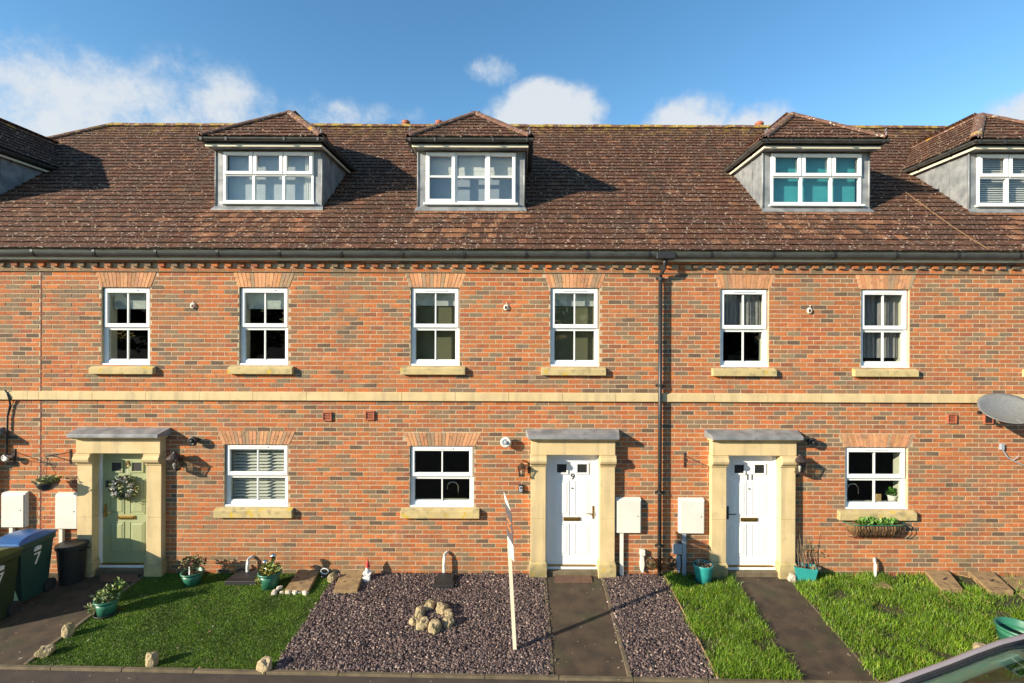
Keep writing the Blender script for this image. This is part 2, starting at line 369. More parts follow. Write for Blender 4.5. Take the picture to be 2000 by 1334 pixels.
def text_mesh(body, size, depth, mtx, material, name, parent):
    cu = bpy.data.curves.new('t', 'FONT'); cu.body = body; cu.size = size; cu.extrude = depth; cu.align_x = 'CENTER'; cu.align_y = 'CENTER'
    ob = bpy.data.objects.new('t', cu); C.objects.link(ob); bpy.context.view_layer.update()
    me = bpy.data.meshes.new_from_object(ob.evaluated_get(bpy.context.evaluated_depsgraph_get()))
    bpy.data.objects.remove(ob); me.transform(mtx); off = WL[parent.name]; me.transform(Matrix.Translation(-off))
    me.materials.clear(); me.materials.append(material)
    o = bpy.data.objects.new(name, me); return link(o, parent, off)
FRONT = Matrix.Rotation(math.pi/2, 4, 'X')             # text lying in xy -> facing the street (-Y)

# ---------------------------------------------------------------- ground, road, pavement
KX0, KY0, KX1, KY1 = -30.0, -1.62, 30.0, -2.95        # front line of the gardens (slightly skew to the terrace)
def ky(x): return -2.27-0.0232*(x+0.13) if x > -9 else -2.06
gm = MB(); gm.add([(-600, -600, -.46), (600, -600, -.46), (600, 600, -.46), (-600, 600, -.46)], [(0, 1, 2, 3)])
tag(gm.build('ground', M['road']), kind='structure')
def sheet(name, pts, m, dz, kind='structure', n=14, skirt=.12):
    """sloping garden sheet: pts = [(xa,ya),(xb,yb),(xc,yc),(xd,yd)] quad, follows the fall of the gardens"""
    b = MB(); a, bb, c, d = [Vector((p[0], p[1], 0)) for p in pts]; k = n
    for i in range(k+1):
        for j in range(k+1):
            u, v = i/k, j/k
            p = a.lerp(bb, u).lerp(d.lerp(c, u), v)
            b.v.append((p.x, p.y, gz(p.y)+dz))
    for i in range(k):
        for j in range(k):
            q = i*(k+1)+j; b.f.append((q, q+k+1, q+k+2, q+1)); b.c.append(None)
    o = b.build(name, m); tag(o, kind=kind); return o
# order: near-wall left, near-wall right, front right, front left
sheet('garden_soil', [(-16, .02), (16, .02), (16, ky(16)), (-16, ky(-16))], M['soil'], -.012)
def strip(name, pl, pr, m, dz, front=0.0):
    """pl, pr: ((px,py) near the wall, (px,py) towards the street) left and right edges in the photograph's plan"""
    L0, L1 = G(*pl[0]), G(*pl[1]); R0, R1 = G(*pr[0]), G(*pr[1])
    def at(a, b, Y): t = (Y-a.y)/(b.y-a.y); return a.x+(b.x-a.x)*t
    fl = at(L0, L1, -2.2); fr = at(R0, R1, -2.2)
    yl, yr = ky(fl)+front, ky(fr)+front
    pts = [(at(L0, L1, -.01), -.01), (at(R0, R1, -.01), -.01), (at(R0, R1, yr), yr), (at(L0, L1, yl), yl)]
    sheet(name, pts, m, dz) if m else None
    return pts
E7 = ((283, 1125), (62, 1290)); EL_ = ((655, 1128), (533, 1311)); E9a = ((1064, 1125), (1079, 1320)); E9b = ((1176, 1125), (1229, 1320))
EG = ((1297, 1125), (1400, 1322)); E11a = ((1424, 1125), (1558, 1325)); E11b = ((1536, 1125), (1712, 1328)); EOUT = ((-420, 1125), (-900, 1290)); ER = ((2300, 1125), (2900, 1328))
p7 = strip('path', EOUT, E7, M['asphalt'], .0)
lawn_q = strip('artificial_lawn_base', E7, EL_, M['fake'], .004)
grav1_q = strip('slate_bed', EL_, E9a, M['slate_bed'], .002)
p9 = strip('path', E9a, E9b, M['asphalt'], .010)
grav2_q = strip('slate_bed', E9b, EG, M['slate_bed'], .002)
gr1_q = strip('turf', EG, E11a, M['turf'], .004)
p11 = strip('path', E11a, E11b, M['asphalt'], .008)
gr2_q = strip('turf', E11b, ER, M['turf'], .004)
def edging(pts, side, w=.055, h=.03, m='edging', front=True):
    a = Vector(pts[0 if side == 0 else 1]); b = Vector(pts[3 if side == 0 else 2])
    bm = MB(); n = 3
    for i in range(n):                                 # concrete edging laid in lengths
        p = a.lerp(b, i/n+.004); q = a.lerp(b, (i+1)/n-.004); z0, z1 = gz(p.y)+random.uniform(-.006, .004), gz(q.y)+random.uniform(-.006, .004)
        bm.add([(p.x-w/2, p.y, z0-.05), (p.x+w/2, p.y, z0-.05), (q.x+w/2, q.y, z1-.05), (q.x-w/2, q.y, z1-.05),
                (p.x-w/2, p.y, z0+h), (p.x+w/2, p.y, z0+h), (q.x+w/2, q.y, z1+h), (q.x-w/2, q.y, z1+h)],
               [(0,3,2,1),(4,5,6,7),(0,1,5,4),(1,2,6,5),(2,3,7,6),(3,0,4,7)])
    o = bm.build('path_edging', M[m], bevel=.006); tag(o, kind='structure')
edging(p7, 1); edging(p9, 0, .05, .022); edging(p9, 1, .055, .026); edging(p11, 0, .03, .012); edging(p11, 1, .035, .014)
edging(gr1_q, 0, .022, .035, 'timber')
# kerb-side edging and pavement
km = MB()
xs = np.arange(-16, 16.1, .915)
for i in range(len(xs)-1):
    a, b = xs[i]+.004, xs[i+1]-.004; z = -.183+random.uniform(-.004, .004)
    km.add([(a, ky(a)-.055, z-.15), (b, ky(b)-.055, z-.15), (b, ky(b), z-.15), (a, ky(a), z-.15), (a, ky(a)-.055, z+.028), (b, ky(b)-.055, z+.028), (b, ky(b), z+.028), (a, ky(a), z+.028)],
           [(0,3,2,1),(4,5,6,7),(0,1,5,4),(1,2,6,5),(2,3,7,6),(3,0,4,7)])
tag(km.build('garden_kerb', M['edging'], bevel=.006), kind='structure')
pm = MB(); n = 32
for i in range(n+1):
    x = -16+32*i/n; pm.v += [(x, ky(x)-.056, -.186), (x, -3.45, -.20)]
for i in range(n): pm.f.append((2*i, 2*i+1, 2*i+3, 2*i+2)); pm.c.append(None)
tag(pm.build('pavement', M['pave']), kind='structure')
kb = MB()
for i in range(35): a = -16+i*.915; kb.box(a+.004, a+.911, -3.575, -3.45, -.46, -.197)
tag(kb.build('kerb', M['edging'], bevel=.012), kind='structure')
rm = MB(); rm.add([(-60, -9.5, -.31), (60, -9.5, -.31), (60, -3.574, -.31), (-60, -3.574, -.31)], [(0, 1, 2, 3)])
tag(rm.build('road', M['road']), kind='structure')

# ---------------------------------------------------------------- the terrace
BX = [-15.7, -8.17, -2.94, 2.345, 7.60, 16.0]          # party-wall lines
Z_ST0, Z_ST1, Z_TOP = 2.947, 3.088, 5.122              # string course, top of plain brickwork
ROOF_A, ROOF_T = 5.650, 0.823                          # main roof plane z = A + T*y
TH = math.atan(ROOF_T); Y_EAVE, Y_RIDGE = -.215, 4.80
def wrect(x0, y0, x1, y1):
    a = P(x0, y0, 0); b = P(x1, y1, 0); return (a.x, b.x, b.z, a.z)
WIN_UP = {1: [(198, 561, 292, 713.5), (467, 561, 562, 713.5)], 2: [(802, 561.5, 897, 714.5), (1075, 562, 1170, 716)],
          3: [(1407, 564, 1501, 717.5), (1682, 565, 1776, 718.5)], 0: [(-135, 560, -41, 713)], 4: [(2014, 566, 2108, 720)]}
WIN_LO = {1: [(438, 868, 562, 990)], 2: [(800, 871, 925, 991)], 3: [(1651, 873.5, 1773, 995)], 0: [], 4: [(2017, 876, 2139, 997)]}
DOOR_C = {1: 242.5, 2: 1117.5, 3: 1466, 0: -84}        # photo x of the porch centres
openings = {h: [] for h in range(5)}; arches = {h: [] for h in range(5)}; rects_up = {}; rects_lo = {}
for h in range(5):
    rects_up[h] = [wrect(*r) for r in WIN_UP[h]]; rects_lo[h] = [wrect(*r) for r in WIN_LO[h]]
    for r in rects_up[h]:
        openings[h].append(r); arches[h].append((r[0]-.02, r[1]+.02, r[0]-.10, r[1]+.115, r[3]+.004, 5.112))
    for r in rects_lo[h]:
        openings[h].append(r); arches[h].append((r[0]-.02, r[1]+.02, r[0]-.115, r[1]+.125, r[3]+.004, r[3]+.225))
DOORS = {}
for h, c in DOOR_C.items():
    xc = P(c, 1000, 0).x; DOORS[h] = xc; openings[h].append((xc-.46, xc+.46, -.1, 2.06))

houses = {}
H_LABEL = {0: ('brick terraced house at far left beyond the vertical movement joint', 'house'),
           1: ('brick terraced house with the sage green front door', 'house'),
           2: ('brick terraced house in the middle, left of the black downpipe', 'house'),
           3: ('brick terraced house directly right of the black downpipe', 'house'),
           4: ('brick terraced house at the far right behind the satellite dish', 'house')}
for h in range(5):
    xm = max(min((BX[h]+BX[h+1])/2, 11), -11)
    houses[h] = thing('terraced_house', (xm, 0, 0), H_LABEL[h][0], H_LABEL[h][1], 'houses in the brick terrace')

# brick meshes shared between alike bricks
BRICK_TONES = ([(.50, .165, .054)]*8+[(.44, .132, .048)]*5+[(.41, .160, .066)]*5+[(.32, .155, .078)]*5+[(.245, .160, .092)]*5+[(.21, .148, .092)]*3+[(.14, .090, .060)]*2+[(.30, .105, .055)]*2)
def brick_verts(w, h, d=.10, ch=.002):
    j = lambda: random.uniform(-.0022, .0022)
    vs = [(0+j(), ch, 0+j()), (w+j(), ch, 0+j()), (w+j(), ch, h+j()), (0+j(), ch, h+j())]
    fr = [(ch+j()*.4, j()*.9, ch), (w-ch, j()*.9, ch), (w-ch, j()*.9, h-ch), (ch, j()*.9, h-ch)]
    bk = [(0, d, 0), (w, d, 0), (w, d, h), (0, d, h)]
    return vs+fr+bk
BRICK_F = [(4, 5, 6, 7), (0, 1, 5, 4), (1, 2, 6, 5), (2, 3, 7, 6), (3, 0, 4, 7), (0, 8, 9, 1), (1, 9, 10, 2), (2, 10, 11, 3), (3, 11, 8, 0)]
BW, BH = .2125, .0622
brick_vars = []
for i in range(48):
    t = jit(BRICK_TONES[i % len(BRICK_TONES)], .12); mb = MB(); mb.add(brick_verts(BW, BH), BRICK_F, t); brick_vars.append((mb.mesh('brick', M['brick']), mb, t))
def sub_interval(iv, cuts):
    res = [iv]
    for c0, c1 in cuts:
        nr = []
        for a, b in res:
            if c1 <= a or c0 >= b: nr.append((a, b)); continue
            if c0 > a: nr.append((a, c0))
            if c1 < b: nr.append((c1, b))
        res = nr
    return res
courses = []
z = Z_ST0-.0755
while z > -.16: courses.append(z); z -= .0755
nup = 27; pu = (Z_TOP-Z_ST1)/nup
courses += [Z_ST1+.004+i*pu for i in range(nup)]
XGL = -15.6
bricks = {h: [] for h in range(5)}                     # (x0,x1,z)
for ci, z in enumerate(sorted(courses)):
    off = (ci % 2)*.1125+random.uniform(-.004, .004); zm = z+BH/2
    cuts = []
    for h in range(5):
        for (x0, x1, z0, z1) in openings[h]:
            if z0-.02 < zm < z1: cuts.append((x0-.009, x1+.009))
        for (b0, b1, t0, t1, z0, z1) in arches[h]:
            if z0-.01 < zm < z1:
                f = (zm-z0)/(z1-z0); cuts.append((b0+(t0-b0)*f-.007, b1+(t1-b1)*f+.007))
    cuts.append((BX[1]-.012, BX[1]+.002))
    k0 = int((XGL-off)/.225)
    for k in range(k0, int((16-off)/.225)+1):
        x0 = k*.225+off; iv = (x0+.006, x0+.006+BW)
        for a, b in sub_interval(iv, cuts):
            if b-a < .035: continue
            if b < XGL or a > 15.9: continue
            xm = (a+b)/2; h = max(i for i in range(5) if xm >= BX[i] or i == 0)
            bricks[h].append((a, b, z))
for h in range(5):
    H = houses[h]; L = bricks[h]
    full = [i for i, (a, b, z) in enumerate(L) if b-a > BW-.001 and -8.9 < a < 8.4 and z > 0]
    full.sort(key=lambda i: (L[i][0]+.11)**2*.3+(L[i][2]-1.6)**2 if h in (0, 4) else (L[i][0]-(BX[h]+BX[h+1])/2)**2*.25+(L[i][2]-2.0)**2)
    pick = set(full[:300]); rest = MB()
    for i, (a, b, z) in enumerate(L):
        v = random.randrange(len(brick_vars)); me, mb, t = brick_vars[v]
        if i in pick:
            o = bpy.data.objects.new('brick', me); link(o, H, (a, 0, z))
        elif b-a > BW-.001:
            n0 = len(rest.v); rest.v += [(p[0]+a, p[1], p[2]+z) for p in mb.v]; rest.f += [tuple(q+n0 for q in f) for f in mb.f]; rest.c += [t]*len(mb.f)
        else:
            rest.add([(p[0]+a, p[1], p[2]+z) for p in brick_verts(b-a, BH)], BRICK_F, t)
    tag(rest.build('brickwork', M['brick'], H), kind='stuff')
    # mortar backing with the openings left out
    cut = openings[h]; X0 = max(BX[h], XGL); X1 = min(BX[h+1], 15.95)
    ex = sorted({X0, X1}|{x for o in cut for x in o[:2]}); ez = sorted({-.25, 5.30}|{zz for o in cut for zz in o[2:] if -.25 < zz < 5.3})
    w = MB()
    for i in range(len(ex)-1):
        for j in range(len(ez)-1):
            xm, zm = (ex[i]+ex[i+1])/2, (ez[j]+ez[j+1])/2
            if any(o[0] < xm < o[1] and o[2] < zm < o[3] for o in cut): continue
            w.add([(ex[i], .0022, ez[j]), (ex[i+1], .0022, ez[j]), (ex[i+1], .0045, ez[j+1]), (ex[i], .0045, ez[j+1])], [(0, 1, 2, 3)])
    for (x0, x1, z0, z1) in cut:
        z0 = max(z0, -.25); a, b = .0022, .13
        w.add([(x0, a, z0), (x0, b, z0), (x0, b, z1), (x0, a, z1)], [(0, 1, 2, 3)])
        w.add([(x1, a, z0), (x1, a, z1), (x1, b, z1), (x1, b, z0)], [(0, 1, 2, 3)])
        w.add([(x0, a, z1), (x0, b, z1), (x1, b, z1), (x1, a, z1)], [(0, 1, 2, 3)])
        w.add([(x0, a, z0), (x1, a, z0), (x1, b, z0), (x0, b, z0)], [(0, 1, 2, 3)])
    w.build('wall', M['mortar'], H)
    # flat arches of cut bricks
    for (b0, b1, t0, t1, z0, z1) in arches[h]:
        n = int(round((b1-b0)/.0565))
        for i in range(n):
            g = .0085
            xa, xb = b0+(b1-b0)*i/n+g/2, b0+(b1-b0)*(i+1)/n-g/2; ya, yb = t0+(t1-t0)*i/n+g/2, t0+(t1-t0)*(i+1)/n-g/2
            mb = MB(); col = jit(random.choice([(.66, .33, .165)]*5+[(.58, .27, .13)]*3+[(.42, .28, .17)]*2), .1); d = random.uniform(-.003, .001)
            zs = [z0, z1] if i % 3 else [z0, z0+(z1-z0)*(.35 if i % 2 else .66), z1]
            for q in range(len(zs)-1):
                fa, fb = (zs[q]-z0)/(z1-z0), (zs[q+1]-z0)/(z1-z0)
                lo = zs[q]+(.003 if q else 0); L4 = lambda p, q_, f: p+(q_-p)*f
                mb.xz([(L4(xa, ya, fa), lo), (L4(xb, yb, fa), lo), (L4(xb, yb, fb), zs[q+1]), (L4(xa, ya, fb), zs[q+1])], d-.002, .10, col if q == 0 else jit(col, .15))
            mb.build('voussoir', M['brick'], H, loc=((xa+xb)/2, 0, z0))
# oversailing brick courses under the eaves, dentils, string course
k = 0; x = XGL
dent_me = {}
while x < 15.8:
    h = max(i for i in range(5) if x >= BX[i] or i == 0); H = houses[h]
    t = jit(random.choice(BRICK_TONES), .12); mb = MB(); mb.box(x+.005, x+.2195, -.032, .1, 5.128, 5.192, t)
    vis = -9.4 < x < 9
    if vis: mb.build('oversailing_brick', M['brick'], H, loc=(x, 0, 5.128), bevel=.003)
    t = jit(random.choice(BRICK_TONES), .12)
    if vis:
        mb = MB(); mb.box(x+.012, x+.115, -.078, .1, 5.199, 5.262, t); mb.build('dentil_brick', M['brick'], H, loc=(x, 0, 5.199), bevel=.003)
    x += .225
for h in range(5):
    X0, X1 = max(BX[h], XGL), BX[h+1]
    mb = MB(); mb.box(X0, X1, -.028, .1, 5.122, 5.27); mb.build('corbel_bed', M['mortar'], houses[h])
    mb = MB(); xx = X0
    while xx < X1-.02:
        mb.box(xx+.004, min(xx+.22, X1), -.10, .1, 5.272, 5.2995, jit(random.choice(BRICK_TONES), .1)); xx += .225
    mb.build('top_course', M['brick'], houses[h])
    x = X0
    while x < X1-.05:                                  # cast stone string course in lengths
        x2 = min(x+.905, X1)
        mb = MB(); mb.yz([(-.045, Z_ST0), (.1, Z_ST0), (.1, Z_ST1+.002), (0, Z_ST1+.002), (-.045, Z_ST1-.018)], x+.003, x2-.003)
        if -9.6 < (x+x2)/2 < 9.2: mb.build('string_course_stone', M['stone'], houses[h], loc=(x, 0, Z_ST0))
        x = x2
mj = MB(); mj.box(BX[1]-.014, BX[1]+.004, -.0025, .02, 0, 5.12); mj.build('movement_joint', M['joint'], houses[1])

# ---------------------------------------------------------------- roof
TW, TGAUGE = .15, .1866
ca, sa = math.cos(TH), math.sin(TH)
TILE_TONES = [(.108, .047, .028)]*5+[(.094, .043, .026)]*4+[(.126, .056, .033)]*3+[(.085, .043, .029)]*3+[(.16, .072, .042)]
TILE_CLEAN = [(.27, .12, .062), (.23, .10, .055), (.20, .09, .05)]
NOSE_SHADE = (.022, .014, .010)                               # front edges coloured near black to deepen the shade line under each row
DORM = {0: -11.3, 1: -4.79, 2: -.975, 3: 5.53, 4: 9.42}
def tile_pts(w, jig=True):
    """tile in (u across, v up the slope, n off the slope)"""
    j = (lambda s: random.uniform(-s, s)) if jig else (lambda s: 0)
    lift = .027+j(.003); t = .024; dv = j(.004)
    a, b = 0.0015, w-.0015
    l1, l2 = lift+j(.0025), lift+j(.0025)
    return [(a, dv, l1-t), (b, dv+j(.004), l2-t), (b, .205, -.012), (a, .205, -.012), (a, dv, l1), (b, dv+j(.003), l2), (b, .205, .004), (a, .205, .004)]
TILE_F = [(0, 1, 5, 4), (4, 5, 6, 7), (1, 2, 6, 5), (3, 0, 4, 7)]
def to_slope(pts, O, U, V, N): return [tuple(O+U*p[0]+V*p[1]+N*p[2]) for p in pts]
UX, VX, NX = Vector((1, 0, 0)), Vector((0, ca, sa)), Vector((0, -sa, ca))
tile_vars = []
for i in range(32):
    t = jit(TILE_TONES[i % len(TILE_TONES)], .14); pts = tile_pts(TW)
    mb = MB(); mb.add(to_slope(pts, Vector((0, 0, 0)), UX, VX, NX), TILE_F, t); mb.c[0] = NOSE_SHADE; tile_vars.append((mb.mesh('tile', M['tile']), mb, t))
clean_vars = []
for i in range(16):
    t = jit(TILE_CLEAN[i % 3], .12); mb = MB(); mb.add(to_slope(tile_pts(TW), Vector((0, 0, 0)), UX, VX, NX), TILE_F, t); mb.c[0] = NOSE_SHADE; clean_vars.append((mb.mesh('tile', M['tile']), mb, t))
roofs = {}; tl = {h: [] for h in range(5)}
NROW = 35
for r in range(NROW):
    v = r*TGAUGE; Y = Y_EAVE+v*ca; z = ROOF_A+ROOF_T*Y; Ym = Y+.09*ca
    xl = -15.75+(Y-Y_EAVE)*(4.85/(Y_RIDGE-Y_EAVE)); cuts = []
    for dc in DORM.values():
        hw = 0
        if Ym > .98: hw = min(.985, 3.58-Ym)
        if hw > 0: cuts.append((dc-hw, dc+hw))
    off = (r % 2)*TW/2+random.uniform(-.006, .006); kk = int((xl-off)/TW)
    for q in range(kk, int((16-off)/TW)):
        for a, b in sub_interval((max(q*TW+off, xl), (q+1)*TW+off), cuts):
            if b-a < .02: continue
            xm = (a+b)/2; h = max(i for i in range(5) if xm >= BX[i] or i == 0); tl[h].append((a, b, Y, z))
for h in range(5):
    H = houses[h]; X0, X1 = max(BX[h], -15.7), BX[h+1]
    ub = MB(); n_off = NX*(-.03)
    def rp(x, y): return (x, y+n_off.y, ROOF_A+ROOF_T*y+n_off.z)
    back = lambda x, y: (x, 2*Y_RIDGE-y, ROOF_A+ROOF_T*y-.03)
    if h == 0:
        ub.add([rp(-15.6, Y_EAVE+.06), rp(X1, Y_EAVE+.06), rp(X1, Y_RIDGE), rp(-10.85, Y_RIDGE)], [(0, 1, 2, 3)])
        ub.add([back(-15.6, Y_EAVE), back(X1, Y_EAVE), back(X1, Y_RIDGE), back(-10.85, Y_RIDGE)], [(3, 2, 1, 0)])
        ub.add([rp(-15.6, Y_EAVE), back(-15.6, Y_EAVE), rp(-10.85, Y_RIDGE)], [(0, 2, 1)])
    else:
        ub.add([rp(X0, Y_EAVE+.06), rp(X1, Y_EAVE+.06), rp(X1, Y_RIDGE), rp(X0, Y_RIDGE)], [(0, 1, 2, 3)])
        ub.add([back(X0, Y_EAVE), back(X1, Y_EAVE), back(X1, Y_RIDGE), back(X0, Y_RIDGE)], [(3, 2, 1, 0)])
    rf = ub.build('roof', M['ridge'], H); roofs[h] = rf
    L = tl[h]
    full = [i for i, (a, b, Y, z) in enumerate(L) if b-a > TW-.001 and -9.2 < a < 9.0]
    full.sort(key=lambda i: (round(L[i][2], 3), abs(L[i][0]-(BX[h]+BX[h+1])/2)))
    pick = set(full[:300]); rest = MB()
    for i, (a, b, Y, z) in enumerate(L):
        near = min(abs(a+TW/2-dc) for dc in DORM.values()) < 1.06 and .05 < Y < .95   # washed by the lead above: less lichen
        me, mb, t = (clean_vars if near and random.random() < (.9 if Y > .7 else .38) else tile_vars)[random.randrange(len(clean_vars))]
        if i in pick:
            o = bpy.data.objects.new('tile', me); link(o, rf, (a, Y, z))
        elif b-a > TW-.001:
            n0 = len(rest.v); rest.v += [(p[0]+a, p[1]+Y, p[2]+z) for p in mb.v]; rest.f += [tuple(q+n0 for q in f) for f in mb.f]; rest.c += mb.c
        else: rest.add(to_slope(tile_pts(b-a), Vector((a, Y, z)), UX, VX, NX), TILE_F, t); rest.c[-len(TILE_F)] = NOSE_SHADE
    tag(rest.build('tiling', M['tile'], rf), kind='stuff')
def half_round(p, q, r, up, name, parent, m=M['ridge'], n=8):
    p, q, up = Vector(p), Vector(q), Vector(up); d = (q-p).normalized(); s = d.cross(up).normalized(); u = s.cross(d)
    mb = MB(); vs = []
    for pt, rr in ((p, r*1.05), (q, r)):
        for ro in (rr, rr-.016):
            for k in range(n+1):
                a = math.pi*(k/n); vs.append(pt+s*math.cos(a)*ro+u*(math.sin(a)*ro*.8))
    m1 = n+1; fs = []
    for k in range(n):
        fs.append((k, k+1, 2*m1+k+1, 2*m1+k)); fs.append((k, m1+k, m1+k+1, k+1)); fs.append((2*m1+k, 2*m1+k+1, 3*m1+k+1, 3*m1+k))
    mb.add(vs, fs); return mb.build(name, m, parent, loc=tuple(p), smooth=False)
zr = ROOF_A+ROOF_T*Y_RIDGE
x = -10.9
while x < 14:
    h = max(i for i in range(5) if x >= BX[i] or i == 0)
    jz = random.uniform(-.006, .006)
    half_round((x, Y_RIDGE, zr-.045+jz), (x+.445, Y_RIDGE, zr-.045+jz), .125, (0, 0, 1), 'ridge_tile', roofs[h]); x += .44
for i in range(15):                                     # hip at the left end of the terrace
    f0, f1 = i/15, (i+1)/15; A = Vector((-15.75, Y_EAVE, ROOF_A+ROOF_T*Y_EAVE-.03)); B = Vector((-10.9, Y_RIDGE, zr-.03))
    half_round(A.lerp(B, f0), A.lerp(B, f1), .12, (0, 0, 1), 'ridge_tile', roofs[0])
# gutters, fascia, soffit per house
for h in range(5):
    H = houses[h]; X0, X1 = max(BX[h], -15.6), BX[h+1]
    mb = MB(); mb.box(X0, X1, -.15, -.13, 5.302, 5.492); mb.box(X0, X1, -.13, .0, 5.302, 5.315); mb.build('fascia', M['cream'], H)
    yc, zc, r = -.208, 5.398, .058
    prof = [(yc+r*math.cos(a), zc+r*math.sin(a)*1.43+.03) for a in np.linspace(math.pi, 2*math.pi, 9)]
    inn = [(yc+(r-.006)*math.cos(a), zc+(r-.006)*math.sin(a)*1.43+.03) for a in np.linspace(2*math.pi, math.pi, 9)]
    mb = MB(); pol = prof+inn; vs = [(X0, a, b) for a, b in pol]+[(X1, a, b) for a, b in pol]; N = len(pol)
    mb.add(vs, [(i, N+i, N+(i+1) % N, (i+1) % N) for i in range(N)]); gt = mb.build('gutter', M['gutter'], H)
    x = X0+.03
    xs = np.arange(math.ceil(X0/1.018)*1.018+.06, X1, 1.018)
    for x in xs:
        if not -9.3 < x < 9: continue
        m2 = MB(); pr = [(yc+(r+.007)*math.cos(a), zc+(r+.007)*math.sin(a)*1.43+.03) for a in np.linspace(math.pi*.93, 2*math.pi, 9)]
        pi_ = [(yc+(r-.009)*math.cos(a), zc+(r-.009)*math.sin(a)*1.43+.03) for a in np.linspace(2*math.pi, math.pi*.93, 9)]
        pl = pr+pi_; ww = .022; n2 = len(pl)
        m2.add([(x-ww, a, b) for a, b in pl]+[(x+ww, a, b) for a, b in pl], [(i, n2+i, n2+(i+1) % n2, (i+1) % n2) for i in range(n2)]+[tuple(range(n2-1, -1, -1)), tuple(range(n2, 2*n2))])
        m2.build('gutter_bracket', M['black'], gt, loc=(x, yc, zc))
# flue cowls on the back slope, just showing over the ridge
for px, h in ((793, 1), (858, 2), (1483, 3)):
    p = P(px, 243, 5.4); mb = MB(); c = (p.x, 5.4, 9.36)
    mb.lathe([(.10, 0), (.10, .56), (.115, .565), (.115, .62), (.06, .66), (0, .66)], c, 16); mb.build('flue_terminal', M['terracotta'], houses[h], loc=c)

